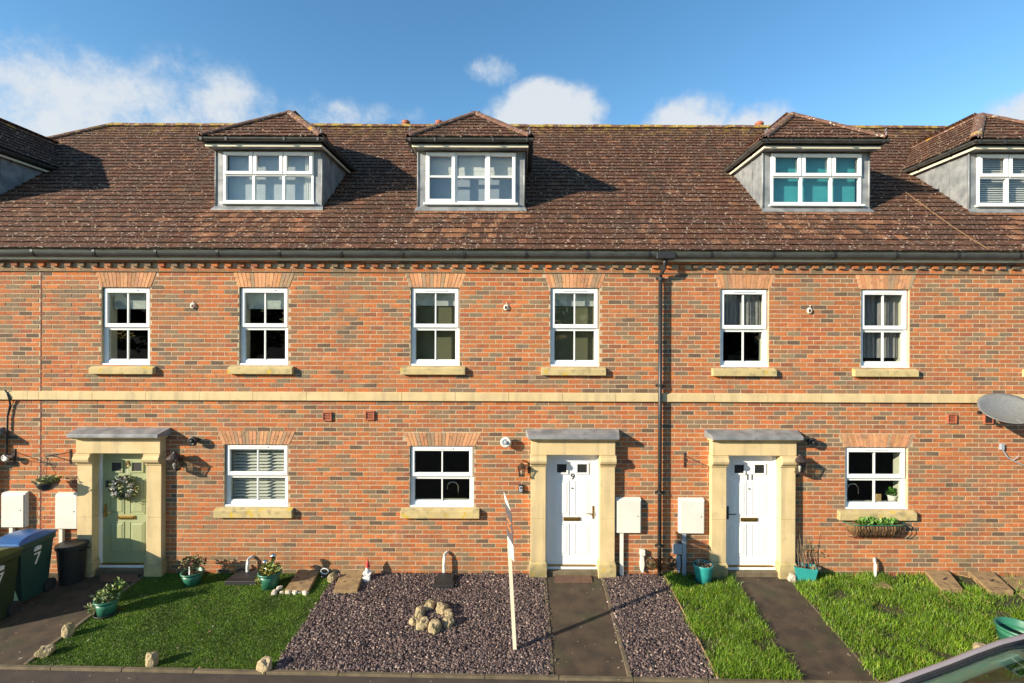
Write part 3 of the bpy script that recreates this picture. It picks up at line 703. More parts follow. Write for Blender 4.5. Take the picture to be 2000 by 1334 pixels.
# ---------------------------------------------------------------- dormers
DE_HW, DE_Y0, DE_Z, D_AP = 1.12, .68, 7.694, 8.616      # eave half width, eave front, eave height, ridge height
def tile_slope(mb, O, U, V, N, rngfn, vlen, gauge=.17, w=.15):
    r = 0
    while r*gauge < vlen-.03:
        v = r*gauge; lo, hi = rngfn(v+gauge*.4); off = (r % 2)*w/2
        q = math.floor((lo-off)/w)
        while q*w+off < hi:
            a, b = max(lo, q*w+off), min(hi, (q+1)*w+off); q += 1
            if b-a < .02: continue
            mb.add(to_slope(tile_pts(b-a), O+U*a+V*v, U, V, N), TILE_F, jit(random.choice(TILE_TONES), .14)); mb.c[-len(TILE_F)] = NOSE_SHADE
        r += 1
def sashring(mb, x0, x1, z0, z1, b, y0, y1, bt=None, bb=None): mb.ring(x0, x1, z0, z1, b, y0, y1, bt, bb)
def dormer(h, style):
    dc = DORM[h]; H = houses[h]; Yf = .95; zb = ROOF_A+ROOF_T*Yf; zs = 7.53
    mb = MB()                                          # lead-clad body: front frame and cheeks
    fx0, fx1 = dc-.855, dc+.855; fz0 = P(1000, 401.5, Yf).z; fz1 = P(1000, 298.5, Yf).z
    mb.box(dc-1.0, fx0, Yf, Yf+.06, zb-.02, zs); mb.box(fx1, dc+1.0, Yf, Yf+.06, zb-.02, zs)
    mb.box(fx0, fx1, Yf, Yf+.06, fz1, zs); mb.box(fx0, fx1, Yf, Yf+.06, zb-.02, fz0)
    Yb = (zs-ROOF_A)/ROOF_T
    for s in (-1, 1):
        x0, x1 = sorted((dc+s*1.0, dc+s*.95)); mb.yz([(Yf+.06, zb+.02), (Yb+.1, zs+.03), (Yf+.06, zs)], x0, x1)
    D = mb.build('dormer', M['lead'], H, loc=(dc, Yf, zb), bevel=.008)
    # lead rolls and flashings
    f = MB(); f.add([(dc-1.05, Yf-.085, zb-.045), (dc+1.05, Yf-.085, zb-.045), (dc+1.02, Yf-.004, zb+.035), (dc-1.02, Yf-.004, zb+.035),
                     (dc-1.05, Yf-.085, zb-.025), (dc+1.05, Yf-.085, zb-.025), (dc+1.02, Yf-.004, zb+.055), (dc-1.02, Yf-.004, zb+.055)],
                    [(0,3,2,1),(4,5,6,7),(0,1,5,4),(1,2,6,5),(2,3,7,6),(3,0,4,7)])
    f.build('lead_apron', M['lead'], D)
    for s in (-1, 1):
        r = MB(); X = dc+s*1.004; r.tube([(X, Yf-.006, zb), (X, Yf-.006, zs-.01)], .016, 8); r.build('lead_roll', M['lead'], D, smooth=True)
        X = dc+s*1.003
        for yy in (.42, .85):
            zlo = ROOF_A+ROOF_T*(Yf+yy)+.03
            if zlo < zs-.05: q = MB(); q.box(min(X, X+s*.012), max(X, X+s*.012), Yf+yy-.008, Yf+yy+.008, zlo, zs-.02); q.build('lead_seam', M['lead'], D)
    # boarding under the eaves
    so = MB(); so.box(dc-1.075, dc+1.075, DE_Y0+.055, DE_Y0+.075, zs, zs+.04)
    for s in (-1, 1): x0, x1 = sorted((dc+s*1.075, dc+s*1.055)); so.box(x0, x1, DE_Y0+.076, Yb+.1, zs, zs+.04)
    so.build('fascia', M['cream'], D)
    fb = MB(); fb.box(dc-1.072, dc+1.072, DE_Y0+.058, DE_Y0+.074, zs+.0402, zs+.14)
    for s in (-1, 1): x0, x1 = sorted((dc+s*1.072, dc+s*1.058)); fb.box(x0, x1, DE_Y0+.0742, Yb+.1, zs+.0402, zs+.14)
    fb.build('fascia_shade', M['black'], D)  # upper fascia coloured black to stand for the gutter's shadow on it
    fa = MB(); fa.box(dc-1.054, dc+1.054, DE_Y0+.076, Yf+.03, zs+.004, zs+.02)
    for s in (-1, 1): x0, x1 = sorted((dc+s*1.054, dc+s*.99)); fa.box(x0, x1, Yf+.031, Yb+.05, zs+.004, zs+.02)
    fa.build('soffit', M['lead'], D)
    # gutters round three sides
    g = MB(); gy, gx, r, gzz = DE_Y0-.005, DE_HW+.0, .055, DE_Z-.075
    def trough(a, b, side):
        a, b, side = Vector(a), Vector(b), Vector(side); n = 8; vs = []
        for pt in (a, b):
            for rr in (r, r-.006):
                for k in range(n+1):
                    t = math.pi+math.pi*k/n; vs.append(pt+side*(math.cos(t)*rr)+Vector((0, 0, 1))*(math.sin(t)*rr+.04))
        m1 = n+1; fs = []
        for k in range(n):
            fs += [(k, k+1, 2*m1+k+1, 2*m1+k), (m1+k, 3*m1+k, 3*m1+k+1, m1+k+1), (k, m1+k, m1+k+1, k+1), (2*m1+k, 2*m1+k+1, 3*m1+k+1, 3*m1+k)]
        fs += [(0, 2*m1, 3*m1, m1), (n, m1+n, 3*m1+n, 2*m1+n)]
        g.add(vs, fs)
    trough((dc-gx-.05, gy, gzz), (dc+gx+.05, gy, gzz), (0, 1, 0))
    for s in (-1, 1): trough((dc+s*gx, gy, gzz+.001), (dc+s*gx, 2.47, gzz+.001), (1, 0, 0))
    g.build('gutter', M['gutter'], D)
    cl = MB()
    for xx in (-1.08, -.62, .44, 1.06): cl.box(dc+xx-.02, dc+xx+.02, gy-r-.006, gy+.03, gzz-.02, gzz+.045)
    for s in (-1, 1):
        for yy in (1.2, 2.0): x0, x1 = sorted((dc+s*(gx+r+.006), dc+s*gx)); cl.box(x0, x1, yy-.02, yy+.02, gzz-.02, gzz+.045)
    cl.build('gutter_bracket', M['black'], D, bevel=.004)
    # tiled hipped roof
    t = MB(); cs, sn = ca, sa
    sl = DE_HW/ca
    tile_slope(t, Vector((dc, DE_Y0, DE_Z)), UX, VX, NX, lambda v: (-max(.02, DE_HW-.045-v*ca), max(.02, DE_HW-.045-v*ca)), sl)
    U = Vector((0, 1, 0)); tile_slope(t, Vector((dc+DE_HW, DE_Y0, DE_Z)), U, Vector((-ca, 0, sa)), Vector((sa, 0, ca)), lambda v: (v*ca+.045, 1.82+v*ca), sl)
    U = Vector((0, -1, 0)); tile_slope(t, Vector((dc-DE_HW, DE_Y0, DE_Z)), U, Vector((ca, 0, sa)), Vector((-sa, 0, ca)), lambda v: (-(1.82+v*ca), -v*ca-.045), sl)
    tag(t.build('dormer_tiling', M['tile'], D), kind='stuff')
    b = MB(); zz = -.03; fr = [(dc-DE_HW, DE_Y0, DE_Z+zz), (dc+DE_HW, DE_Y0, DE_Z+zz), (dc, DE_Y0+DE_HW, D_AP+zz), (dc, 3.62, D_AP+zz), (dc+DE_HW, 2.48, DE_Z+zz), (dc-DE_HW, 2.48, DE_Z+zz)]
    b.add(fr, [(0, 1, 2), (1, 4, 3, 2), (0, 2, 3, 5)]); b.build('roof_deck', M['ridge'], D)
    for s in (-1, 1):
        A = Vector((dc+s*(DE_HW+.0), DE_Y0+.0, DE_Z-.012)); B = Vector((dc, DE_Y0+DE_HW, D_AP-.02))
        for i in range(4): half_round(A.lerp(B, i/4), A.lerp(B, (i+1)/4+.01), .092, (0, 0, 1), 'ridge_tile', D)
        ir = MB(); q = A+Vector((-s*.02, -.03, .03)); ir.tube([q, q+Vector((0, -.02, .10)), q+Vector((-s*.02, -.045, .13)), q+Vector((-s*.035, -.03, .10))], .007, 6); ir.build('hip_iron', M['grey'], D)
    for i in range(4): half_round((dc, DE_Y0+DE_HW+i*.45, D_AP-.035), (dc, DE_Y0+DE_HW+(i+1)*.45, D_AP-.035), .085, (0, 0, 1), 'ridge_tile', D)
    # window
    fr = MB(); y0, y1 = Yf-.02, Yf+.05; x0, x1, z0, z1 = fx0+.004, fx1-.004, fz0+.035, fz1-.003
    w3 = (x1-x0)/3; zt = z0+(z1-z0)*.545; pn = MB(); sash = []
    fr.box(fx0-.03, fx1+.03, Yf-.075, Yf+.03, fz0-.002, fz0+.034)     # white sill board
    panes = []
    if style != 2:
        fr.ring(x0, x1, z0, z1, .045, y0, y1); fr.box(x0+.045, x1-.045, y0, y1, zt-.02, zt+.02)
        for i in (1, 2): fr.box(x0+i*w3-.025, x0+i*w3+.025, y0+.001, y1-.001, z0+.045, zt-.02); fr.box(x0+i*w3-.02, x0+i*w3+.02, y0+.001, y1-.001, zt+.02, z1-.045)
        for i in range(3):
            a, c = x0+i*w3+.012, x0+(i+1)*w3-.012; sash.append((a, c, zt+.005, z1-.012, .06)); panes.append((a+.05, c-.05, zt+.055, z1-.06)); panes.append((a+.01, c-.01, z0+.03, zt-.01))
    else:
        fr.ring(x0, x1, z0, z1, .04, y0, y1)
        for i in (1, 2): fr.box(x0+i*w3-.02, x0+i*w3+.02, y0+.001, y1-.001, z0+.04, z1-.04)
        fr.box(x0+w3, x0+2*w3, y0+.002, y1-.002, zt-.045, zt-.005)
        panes.append((x0+w3, x0+2*w3, z0+.03, z1-.03))
        for i in (0, 2):
            a, c = x0+i*w3+.014, x0+(i+1)*w3-.014; sash.append((a, c, z0+.014, z1-.014, .062)); panes.append((a+.05, c-.05, z0+.05, z1-.05))
    F = fr.build('window_frame', M['upvc'], D, bevel=.005)
    for (a, c, e, g2, bb) in sash:
        sb = MB(); sb.ring(a, c, e, g2, bb, y0-.028, y0+.02)
        if style == 2: sb.box(a+bb, c-bb, y0-.02, y0+.015, zt-.045, zt-.005)
        sb.build('sash', M['upvc'], D, bevel=.007)
    for (a, c, e, g2) in panes:
        q = MB(); q.box(a, c, y0+.022, y0+.028, e, g2); q.build('pane', M['glass_d'], D)
    # what hangs behind the glass
    bl = MB(); yb = Yf+.14
    if style in (1,):
        bl.box(x0+.02, x1-.02, yb, yb+.01, z0, z1); bl.build('blind', M['blind'], D)
        cu = MB(); n = 14
        for i in range(n): a = x1-.22+i*.016; cu.box(a, a+.014, yb-.03+.008*math.sin(i*1.9), yb-.01+.008*math.sin(i*1.9), z0, z1)
        cu.build('curtain', M['blind_w'], D)
    if style == 2:
        for i in range(3):
            zz0 = zt+.02
            for j in range(4): bl.box(x0+i*w3+.03, x0+(i+1)*w3-.03, yb-.004*j, yb+.02-.004*j, zz0+j*.11, zz0+j*.11+.115)
        bl.build('blind', M['blind_w'], D)
        b2 = MB(); b2.box(x0+.02, x1-.02, yb+.05, yb+.06, z0, z1); b2.build('blackout_blind', M['blind_b'], D)
    if style == 3:
        bl.box(x0+.02, x1-.02, yb, yb+.01, z0, z1); bl.build('blind', M['teal'], D)
    if style == 4:
        zz = z0+.02
        while zz < z1-.03: bl.add([(x0+.03, yb, zz), (x1-.03, yb, zz), (x1-.03, yb+.028, zz+.028), (x0+.03, yb+.028, zz+.028), (x0+.03, yb, zz+.003), (x1-.03, yb, zz+.003), (x1-.03, yb+.028, zz+.031), (x0+.03, yb+.028, zz+.031)], [(0,3,2,1),(4,5,6,7),(0,1,5,4),(1,2,6,5),(2,3,7,6),(3,0,4,7)]); zz += .042
        bl.build('blind', M['blind_w'], D)
    rm_ = MB(); rm_.box(dc-.93, dc+.93, Yf+.07, 2.2, 6.45, zs-.05); rm_.f = [tuple(f[::-1]) for f in rm_.f if f != (2, 3, 7, 6) and f != (0, 1, 5, 4)]; rm_.c = [None]*len(rm_.f)
    rm_.add([(dc-.93, 2.2, 6.45), (dc+.93, 2.2, 6.45), (dc+.93, 2.2, zs-.05), (dc-.93, 2.2, zs-.05)], [(0, 1, 2, 3)])
    rm_.build('room_lining', M['inner'], D)
for h, st in ((0, 1), (1, 1), (2, 2), (3, 3), (4, 4)): dormer(h, st)

# ---------------------------------------------------------------- windows in the brick walls
def window(h, rect, cover, upper):
    H = houses[h]; x0, x1, z0, z1 = rect; y0, y1 = .055, .125
    zt = z0+(z1-z0)*(.485 if upper else .49); xc = (x0+x1)/2
    f = MB(); f.ring(x0+.002, x1-.002, z0+.03, z1-.002, .052, y0, y1); f.box(x0+.054, x1-.054, y0+.001, y1, zt-.02, zt+.022)
    f.box(x0-.004, x1+.004, y0-.045, y1-.02, z0-.004, z0+.031)
    Wn = f.build('window', M['upvc'], H, loc=(xc, 0, z0), bevel=.004)
    s = MB(); s.ring(x0+.022, x1-.022, zt+.004, z1-.016, .058, y0-.026, y0+.02, bt=.075, bb=.066); s.build('sash', M['upvc'], Wn, bevel=.008)
    tv = MB(); tv.box(xc-.19, xc+.19, y0-.038, y0-.024, z1-.058, z1-.038); tv.build('trickle_vent', M['upvc'], Wn, bevel=.003)
    fb = MB(); fb.ring(x0+.05, x1-.05, z0+.078, zt-.018, .026, y0+.01, y1-.01); fb.build('glazing_bead', M['upvc'], Wn, bevel=.003)
    for (a, b) in ((zt+.068, z1-.09), (z0+.10, zt-.042)):
        g = MB(); g.box(xc-.011, xc+.011, y0-.004, y0+.03, a-.004, b+.004); g.build('glazing_bar', M['upvc'], Wn)
        for (p, q) in ((x0+.07, xc-.008), (xc+.008, x1-.07)):
            gl = MB(); gl.box(p, q, y0+.012, y0+.018, a-.01, b+.01); gl.build('pane', M['glass'], Wn)
    # stone sill
    sl = MB(); a, b = x0-.15, x1+.11
    if not upper: a, b = x0-.135, x1+.105
    hh = .135 if upper else .155; sl.yz([(-.075, z0-hh-.012), (.10, z0-hh-.012), (.10, z0-.003), (.0, z0-.012), (-.075, z0-.04)], a, b)
    sl.build('window_sill', M['sill'], H, loc=(xc, 0, z0), bevel=.008)
    # plastered reveal, room and covering
    rv = MB(); d = .30
    rv.box(x0-.02, x0+.03, y1, d, z0, z1); rv.box(x1-.03, x1+.02, y1, d, z0, z1); rv.box(x0+.03, x1-.03, y1, d, z1-.03, z1+.02); rv.box(x0+.03, x1-.03, y1, d+.02, z0+.02, z0+.05)
    rv.build('inner_reveal', M['reveal'], Wn)
    ro = MB(); X0, X1, Y0, Y1, Z0, Z1 = x0-.9, x1+.9, d, 3.4, z0-.85, z1+.35
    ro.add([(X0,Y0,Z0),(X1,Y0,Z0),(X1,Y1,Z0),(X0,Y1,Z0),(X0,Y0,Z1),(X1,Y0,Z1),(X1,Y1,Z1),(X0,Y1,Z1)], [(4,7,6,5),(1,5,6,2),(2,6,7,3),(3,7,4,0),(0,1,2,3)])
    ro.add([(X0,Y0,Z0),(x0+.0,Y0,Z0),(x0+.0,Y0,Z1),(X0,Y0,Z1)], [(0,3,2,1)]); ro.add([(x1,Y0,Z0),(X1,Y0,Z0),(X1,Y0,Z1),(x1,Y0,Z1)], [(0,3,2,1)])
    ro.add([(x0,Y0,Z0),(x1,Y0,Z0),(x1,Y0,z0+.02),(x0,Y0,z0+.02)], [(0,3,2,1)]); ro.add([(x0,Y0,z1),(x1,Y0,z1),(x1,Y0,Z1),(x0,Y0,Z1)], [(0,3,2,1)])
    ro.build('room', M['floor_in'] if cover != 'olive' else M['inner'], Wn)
    b = MB()
    if cover == 'roller':
        b.box(x0+.04, x1-.04, .20, .206, z1-(z1-z0)*.27, z1-.03); b.build('blind', M['blind'], Wn)
    elif cover == 'olive':
        b.box(x0+.04, x1-.04, .20, .206, z1-(z1-z0)*.225, z1-.03); b.build('blind', M['blind'], Wn)
        b = MB(); b.box(x0+.04, x1-.04, .23, .236, z0+.05, z1-.03); b.build('drawn_blind', M['olive'], Wn)
    elif cover == 'slats':
        z = z0+.07
        while z < z1-.06:
            b.add([(x0+.05, .155, z), (x1-.05, .155, z), (x1-.05, .195, z+.028), (x0+.05, .195, z+.028), (x0+.05, .155, z+.006), (x1-.05, .155, z+.006), (x1-.05, .195, z+.034), (x0+.05, .195, z+.034)], [(0,3,2,1),(4,5,6,7),(0,1,5,4),(1,2,6,5),(2,3,7,6),(3,0,4,7)]); z += .056
        b.build('shutter', M['blind_w'], Wn)
    elif cover in ('net', 'halfnet'):
        zlo = z0+.16 if cover == 'net' else zt-.02
        n = 46; vs = []; top = z1-.06
        for i in range(n+1):
            xx = x0+.05+(x1-x0-.1)*i/n; yy = .20+.012*math.sin(i*1.3)+.006*math.sin(i*2.9)
            if abs(i-n/2) < 1.2: yy += .05
            vs += [(xx, yy, zlo), (xx, yy, top), (xx, yy+.003, zlo), (xx, yy+.003, top)]
        b.add(vs, [(4*i, 4*i+4, 4*i+5, 4*i+1) for i in range(n)]+[(4*i+2, 4*i+3, 4*i+7, 4*i+6) for i in range(n)]); b.build('net_curtain', M['net'], Wn, smooth=True)
    return Wn
COV = {1: ('roller', 'roller'), 2: ('olive', 'olive'), 3: ('halfnet', 'net'), 0: ('none',), 4: ('net',)}
for h in range(5):
    for r, c in zip(rects_up[h], COV[h]): window(h, r, c, True)
    for r in rects_lo[h]: window(h, r, 'slats' if h == 1 else 'none', False)

# ---------------------------------------------------------------- front doors and their stone surrounds
def front_door(h, dm, handle_side, number):
    H = houses[h]; xc = DOORS[h]; zt = 2.058; zb = .145; y = .06
    s = MB()                                            # lintel of the surround
    s.box(xc-.705, xc+.705, -.135, .06, 2.062, 2.30)
    S = s.build('door_surround', M['stone'], H, loc=(xc, 0, 2.06), bevel=.006)
    for sg in (-1, 1):
        a, b = sorted((xc+sg*.455, xc+sg*.705)); 
        c = MB(); c.box(a, b, -.105, .12, .26, .98); c.build('column', M['stone'], S, bevel=.005)
        c = MB(); c.box(a, b, -.105, .12, .983, 1.855); c.build('column', M['stone'], S, bevel=.005)
        c = MB(); c.box(a-.025, b+.025, -.13, .12, -.1, .225); c.yz([(-.13, .225), (.12, .225), (.12, .26), (-.105, .26)], a-.012, b+.012); c.build('column_base', M['sill'], S, bevel=.008)
        c = MB(); pr = [(.12, 1.858), (-.112, 1.858), (-.125, 1.872), (-.125, 1.895), (-.15, 1.90), (-.185, 1.93), (-.20, 1.97), (-.19, 2.005), (-.17, 2.02), (-.17, 2.058), (.12, 2.058)]
        c.yz(pr, a-.012, b+.012); c.build('capital', M['stone'], S, bevel=.004)
    k = MB(); k.yz([(-.135, 2.302), (.05, 2.302), (.05, 2.345), (-.24, 2.345), (-.225, 2.325)], xc-.735, xc+.735); k.build('cornice', M['stone'], S, bevel=.003)
    l = MB(); n = 6; vs = []
    for i in range(n+1):
        t = i/n; xx = -1+2*t
        e = random.uniform(-.006, .006)
        vs += [(xc+xx*.79, .0, 2.47+e), (xc+xx*.75, -.262, 2.402+e*.5), (xc+xx*.75, -.262, 2.349), (xc+xx*.79, .0, 2.349)]
    fs = []
    for i in range(n): q = 4*i; fs += [(q, q+1, q+5, q+4), (q+1, q+2, q+6, q+5), (q+2, q+3, q+7, q+6)]
    fs += [(0, 3, 2, 1), (4*n, 4*n+1, 4*n+2, 4*n+3)]
    l.add(vs, fs); l.build('lead_canopy', M['lead'], S, bevel=.004)
    # frame, step and leaf
    f = MB(); f.box(xc-.457, xc-.415, y-.03, .13, .10, zt); f.box(xc+.415, xc+.457, y-.03, .13, .10, zt); f.box(xc-.415, xc+.415, y-.03, .13, zt-.035, zt)
    f.box(xc-.457, xc+.457, y-.05, .13, .085, .128)
    D = MB(); D.box(xc-.412, xc+.412, y+.005, y+.05, zb, zt-.038)
    D = D.build('door', dm, H, loc=(xc, 0, zb)); f.build('door_frame', M['upvc'], D, bevel=.004)
    th = MB(); th.box(xc-.41, xc+.41, y-.045, y+.0, .1285, .148); th.build('threshold', M['brass'], D)
    st = MB(); st.box(xc-.46, xc+.46, -.07, .11, -.1, .084); st.build('doorstep', M['edging'], D, bevel=.01)
    def panel(x0, x1, z0, z1):
        p = MB(); p.ring(x0, x1, z0, z1, .014, y-.003, y+.006)
        a, b, c, d = x0+.022, x1-.022, z0+.022, z1-.022; q = .03
        p.add([(a, y+.004, c), (b, y+.004, c), (b, y+.004, d), (a, y+.004, d), (a+q, y-.003, c+q), (b-q, y-.003, c+q), (b-q, y-.003, d-q), (a+q, y-.003, d-q)], [(4,5,6,7),(0,1,5,4),(1,2,6,5),(2,3,7,6),(3,0,4,7)])
        p.build('panel', dm, D, bevel=.003)
    for sx in (-1, 1):
        a, b = sorted((xc+sx*.045, xc+sx*.305))
        panel(a, b, .98, 1.58); panel(a, b, .30, .85)
        p = MB(); a2, b2 = (a+.02, b-.02); p.ring(a2, b2, 1.69, 1.89, .028, y-.014, y+.006); p.build('light_frame', dm, D, bevel=.004)
        g = MB(); g.box(a2+.026, b2-.026, y-.002, y+.004, 1.716, 1.864); g.build('pane', M['dash'], D)
    lp = MB(); lp.box(xc-.145, xc+.145, y-.012, y+.006, .893, .955); lp.box(xc-.115, xc+.115, y-.02, y-.011, .905, .94); lp.build('letter_plate', M['brass'], D, bevel=.004)
    hx = xc+handle_side*.365; hm = M['brass'] if h != 3 else M['black_iron']
    hd = MB(); hd.box(hx-.016, hx+.016, y-.012, y+.006, .93, 1.15); hd.tube([(hx, y-.01, 1.03), (hx, y-.05, 1.03), (hx-handle_side*.03, y-.055, 1.03), (hx-handle_side*.125, y-.05, 1.028)], .009, 8); hd.build('handle', hm, D, bevel=.003)
    if number: text_mesh(number, .15, .002, Matrix.Translation((xc+.01, y-.002, 1.645)) @ FRONT, M['numeral'], 'door_number', D)
    if h in (2, 3): sp = MB(); sp.lathe([(.0, -.012), (.012, -.012), (.012, .006)], (xc, y, 1.45), 12, axis='y'); sp.build('spyhole', M['numeral'], D)
    return D, xc
front_door(1, M['green_door'], -1, None); front_door(2, M['white_door'], 1, '9'); front_door(3, M['white_door'], -1, '11'); front_door(0, M['white_door'], 1, None)
D7x = DOORS[1]

# downpipe between numbers 9 and 11
dx = P(1289, 800, -.075).x; yp = -.078
d = MB(); d.tube([(dx+.045, -.21, 5.36), (dx+.045, -.21, 5.26), (dx+.035, -.20, 5.2), (dx+.012, -.11, 5.12), (dx, yp, 5.06), (dx, yp, 5.0)], .035, 12)
d.tube([(dx, yp, 5.02), (dx, yp, .03)], .034, 12)
DP = d.build('downpipe', M['black'], houses[2], loc=(dx, yp, 0), smooth=True)
o = MB(); o.box(dx-.12, dx+.20, -.28, -.152, 5.328, 5.445); o.build('gutter_outlet', M['black'], DP, bevel=.015)
for z in (5.0, 3.2, 1.4, .5):
    c = MB(); c.lathe([(.042, 0), (.042, .045)], (dx, yp, z), 14); c.box(dx-.075, dx+.075, yp+.01, yp+.035, z+.005, z+.04); c.box(dx-.03, dx+.03, yp+.02, 0, z+.008, z+.037); c.build('pipe_bracket', M['black'], DP)

# wall vents
for px, py, h in ((640, 813.5, 1), (723, 811.5, 2), (1858, 818, 3), (1929, 819, 4)):
    p = P(px, py, 0); a = MB(); w = .078
    a.ring(p.x-w, p.x+w, p.z-w, p.z+w, .02, -.03, .02)
    V = a.build('wall_vent', M['terracotta'], houses[h], loc=tuple(p), bevel=.004)
    for i in range(4): q = MB(); z = p.z-w+.024+i*.028; q.add([(p.x-w+.02, -.026, z), (p.x+w-.02, -.026, z), (p.x+w-.02, -.002, z+.024), (p.x-w+.02, -.002, z+.024), (p.x-w+.02, -.022, z-.002), (p.x+w-.02, -.022, z-.002), (p.x+w-.02, .002, z+.021), (p.x-w+.02, .002, z+.021)], [(0,1,2,3),(4,7,6,5),(0,4,5,1)]); q.build('louvre', M['terracotta'], V)
for px, h in ((1748, 3), (860, 2)):
    p = P(px, 1121, 0); a = MB(); a.ring(p.x-.105, p.x+.105, p.z-.033, p.z+.033, .012, -.012, .02)
    for i in range(5): xx = p.x-.095+.038*(i+.5); a.box(xx+.013, xx+.022, -.01, .02, p.z-.022, p.z+.022)
    a.build('air_brick', M['terracotta'], houses[h], loc=tuple(p))

# ---------------------------------------------------------------- ground cover: slate chips, grass, artificial turf
def quad_pts(q, n):
    a, b, c, d = [np.array(p) for p in q]; u = rng.random(n)[:, None]; v = rng.random(n)[:, None]
    return (a*(1-u)+b*u)*(1-v)+(d*(1-u)+c*u)*v
def gza(y): return GS*np.maximum(y, -2.45)
def chips(q, n, name, label):
    p = quad_pts(q, n); p[:, 0] += rng.normal(0, .022, n); L = np.exp(rng.normal(-4.1, .36, n)).clip(.007, .036); Wd = L*rng.uniform(.45, .8, n); T = rng.uniform(.003, .007, n)
    base = np.array([[-1, -.7, -1], [.6, -1, -1], [1, .5, -1], [-.5, 1, -1], [-.9, -.6, 1], [.5, -.9, 1], [.9, .4, 1], [-.4, .9, 1]], float)
    F = np.array([[4, 5, 6, 7], [0, 1, 5, 4], [1, 2, 6, 5], [2, 3, 7, 6], [3, 0, 4, 7]])
    v = base[None]*np.stack([L, Wd, T], 1)[:, None, :]*rng.uniform(.8, 1.2, (n, 8, 3))
    yaw = rng.uniform(0, 6.28, n); tx = rng.normal(0, .42, n); ty = rng.normal(0, .42, n)
    def rot(v, a, i, j):
        c, s_ = np.cos(a)[:, None], np.sin(a)[:, None]; w = v.copy(); w[..., i] = v[..., i]*c-v[..., j]*s_; w[..., j] = v[..., i]*s_+v[..., j]*c; return w
    v = rot(rot(rot(v, tx, 1, 2), ty, 0, 2), yaw, 0, 1)
    z = gza(p[:, 1])+.006+rng.uniform(0, .016, n)
    v += np.stack([p[:, 0], p[:, 1], z], 1)[:, None, :]
    pal = np.array([[.135, .092, .082], [.095, .068, .064], [.18, .125, .105], [.05, .038, .037], [.24, .165, .125], [.42, .32, .25], [.14, .085, .078]])
    col = pal[rng.choice(len(pal), n, p=[.27, .2, .18, .14, .1, .05, .06])]*rng.uniform(.75, 1.25, n)[:, None]
    f = (F[None]+(np.arange(n)*8)[:, None, None]).reshape(-1, 4)
    o = bpy.data.objects.new(name, rawmesh(name, v.reshape(-1, 3), f, np.repeat(col, 5, 0), M['slate'])); link(o, None, (0, 0, 0)); tag(o, label, 'gravel', kind='stuff')
chips(grav1_q, 26000, 'slate_chippings', 'plum slate chippings covering the bed between lawn and white door path')
chips(grav2_q, 8500, 'slate_chippings', 'plum slate chippings in the narrow strip right of the central path')
def blades(pts, hgt, wid, lean, cols, name, label, cat, zoff=.004):
    n = len(pts); az = rng.uniform(0, 6.283, n); ln = np.abs(rng.normal(0, lean, n)); fz = rng.uniform(0, 6.283, n)
    d = np.stack([np.cos(az), np.sin(az), np.zeros(n)], 1); sd = np.stack([np.cos(fz), np.sin(fz), np.zeros(n)], 1)
    base = np.stack([pts[:, 0], pts[:, 1], gza(pts[:, 1])+zoff-.004], 1); up = np.array([0, 0, 1.0])[None]
    h = hgt[:, None]; w = wid[:, None]; mid = base+up*h*.55+d*(h*np.minimum(ln, 1.2)[:, None]*.35); tip = base+up*h*(1-.25*np.minimum(ln, 1.5)[:, None])+d*(h*ln[:, None])
    v = np.stack([base-sd*w, base+sd*w, mid-sd*w*.8, mid+sd*w*.8, tip-sd*w*.12, tip+sd*w*.12], 1)
    f = (np.array([[0, 1, 3, 2], [2, 3, 5, 4]])[None]+(np.arange(n)*6)[:, None, None]).reshape(-1, 4)
    o = bpy.data.objects.new(name, rawmesh(name, v.reshape(-1, 3), f, np.repeat(cols, 2, 0), M['grass'])); link(o, None, (0, 0, 0)); return tag(o, label, cat, kind='stuff')
def pal(n, cs, p, var=.25):
    a = np.array(cs); return a[rng.choice(len(a), n, p=p)]*rng.uniform(1-var, 1+var, n)[:, None]
def fbm(p, s, seed=0.0): return np.array([mnoise.noise((x*s+seed, y*s, seed)) for x, y in p])
GC = [(.13, .235, .010), (.085, .175, .009), (.19, .30, .016), (.05, .105, .007), (.30, .26, .07)]
def meadow(q, n, name, label, keep=None):
    p = quad_pts(q, n); f = fbm(p, 2.6, 3.1); f2 = fbm(p, 7.0, 8.0)
    if keep is not None: k = keep(p); p, f, f2 = p[k], f[k], f2[k]
    k = (f+.6*f2+rng.normal(0, .08, len(f))) > -.30; p, f, f2 = p[k], f[k], f2[k]; p = p+np.stack([rng.normal(0, .035, len(p)), np.zeros(len(p))], 1)
    h = (.045+.055*(f+.6)+.03*f2).clip(.025, .14)*rng.uniform(.6, 1.35, len(p)); c = pal(len(p), GC, [.36, .26, .2, .12, .06]); c *= (1+.35*f)[:, None].clip(.6, 1.4)
    q2 = quad_pts(q, n//4); h2 = rng.uniform(.015, .04, len(q2)); c2 = pal(len(q2), [(.10, .15, .015), (.16, .15, .04), (.20, .15, .06), (.06, .10, .01)], [.4, .25, .15, .2])
    if keep is not None: k = keep(q2); q2, h2, c2 = q2[k], h2[k], c2[k]
    p = np.concatenate([p, q2]); h = np.concatenate([h, h2]); c = np.concatenate([c, c2])
    blades(p, h, rng.uniform(.0022, .0045, len(p)), .75, c, name, label, 'grass')
def keep_gr2(p): return (p[:, 0] < 9.5) & ~((p[:, 0] > 7.35) & (p[:, 1] > -.95) & (rng.random(len(p)) > .12)) & ~((p[:, 0] > 6.1) & (p[:, 1] > -.42) & (rng.random(len(p)) > .35))
meadow(gr1_q, 26000, 'grass', 'narrow strip of long green grass between slate and the right path')
meadow(gr2_q, 105000, 'grass', 'broad patch of long green grass right of the right-hand path', keep_gr2)
p = quad_pts(lawn_q, 150000); f = fbm(p, 2.2, 5.0); f2 = fbm(p, 11.0, 1.0)
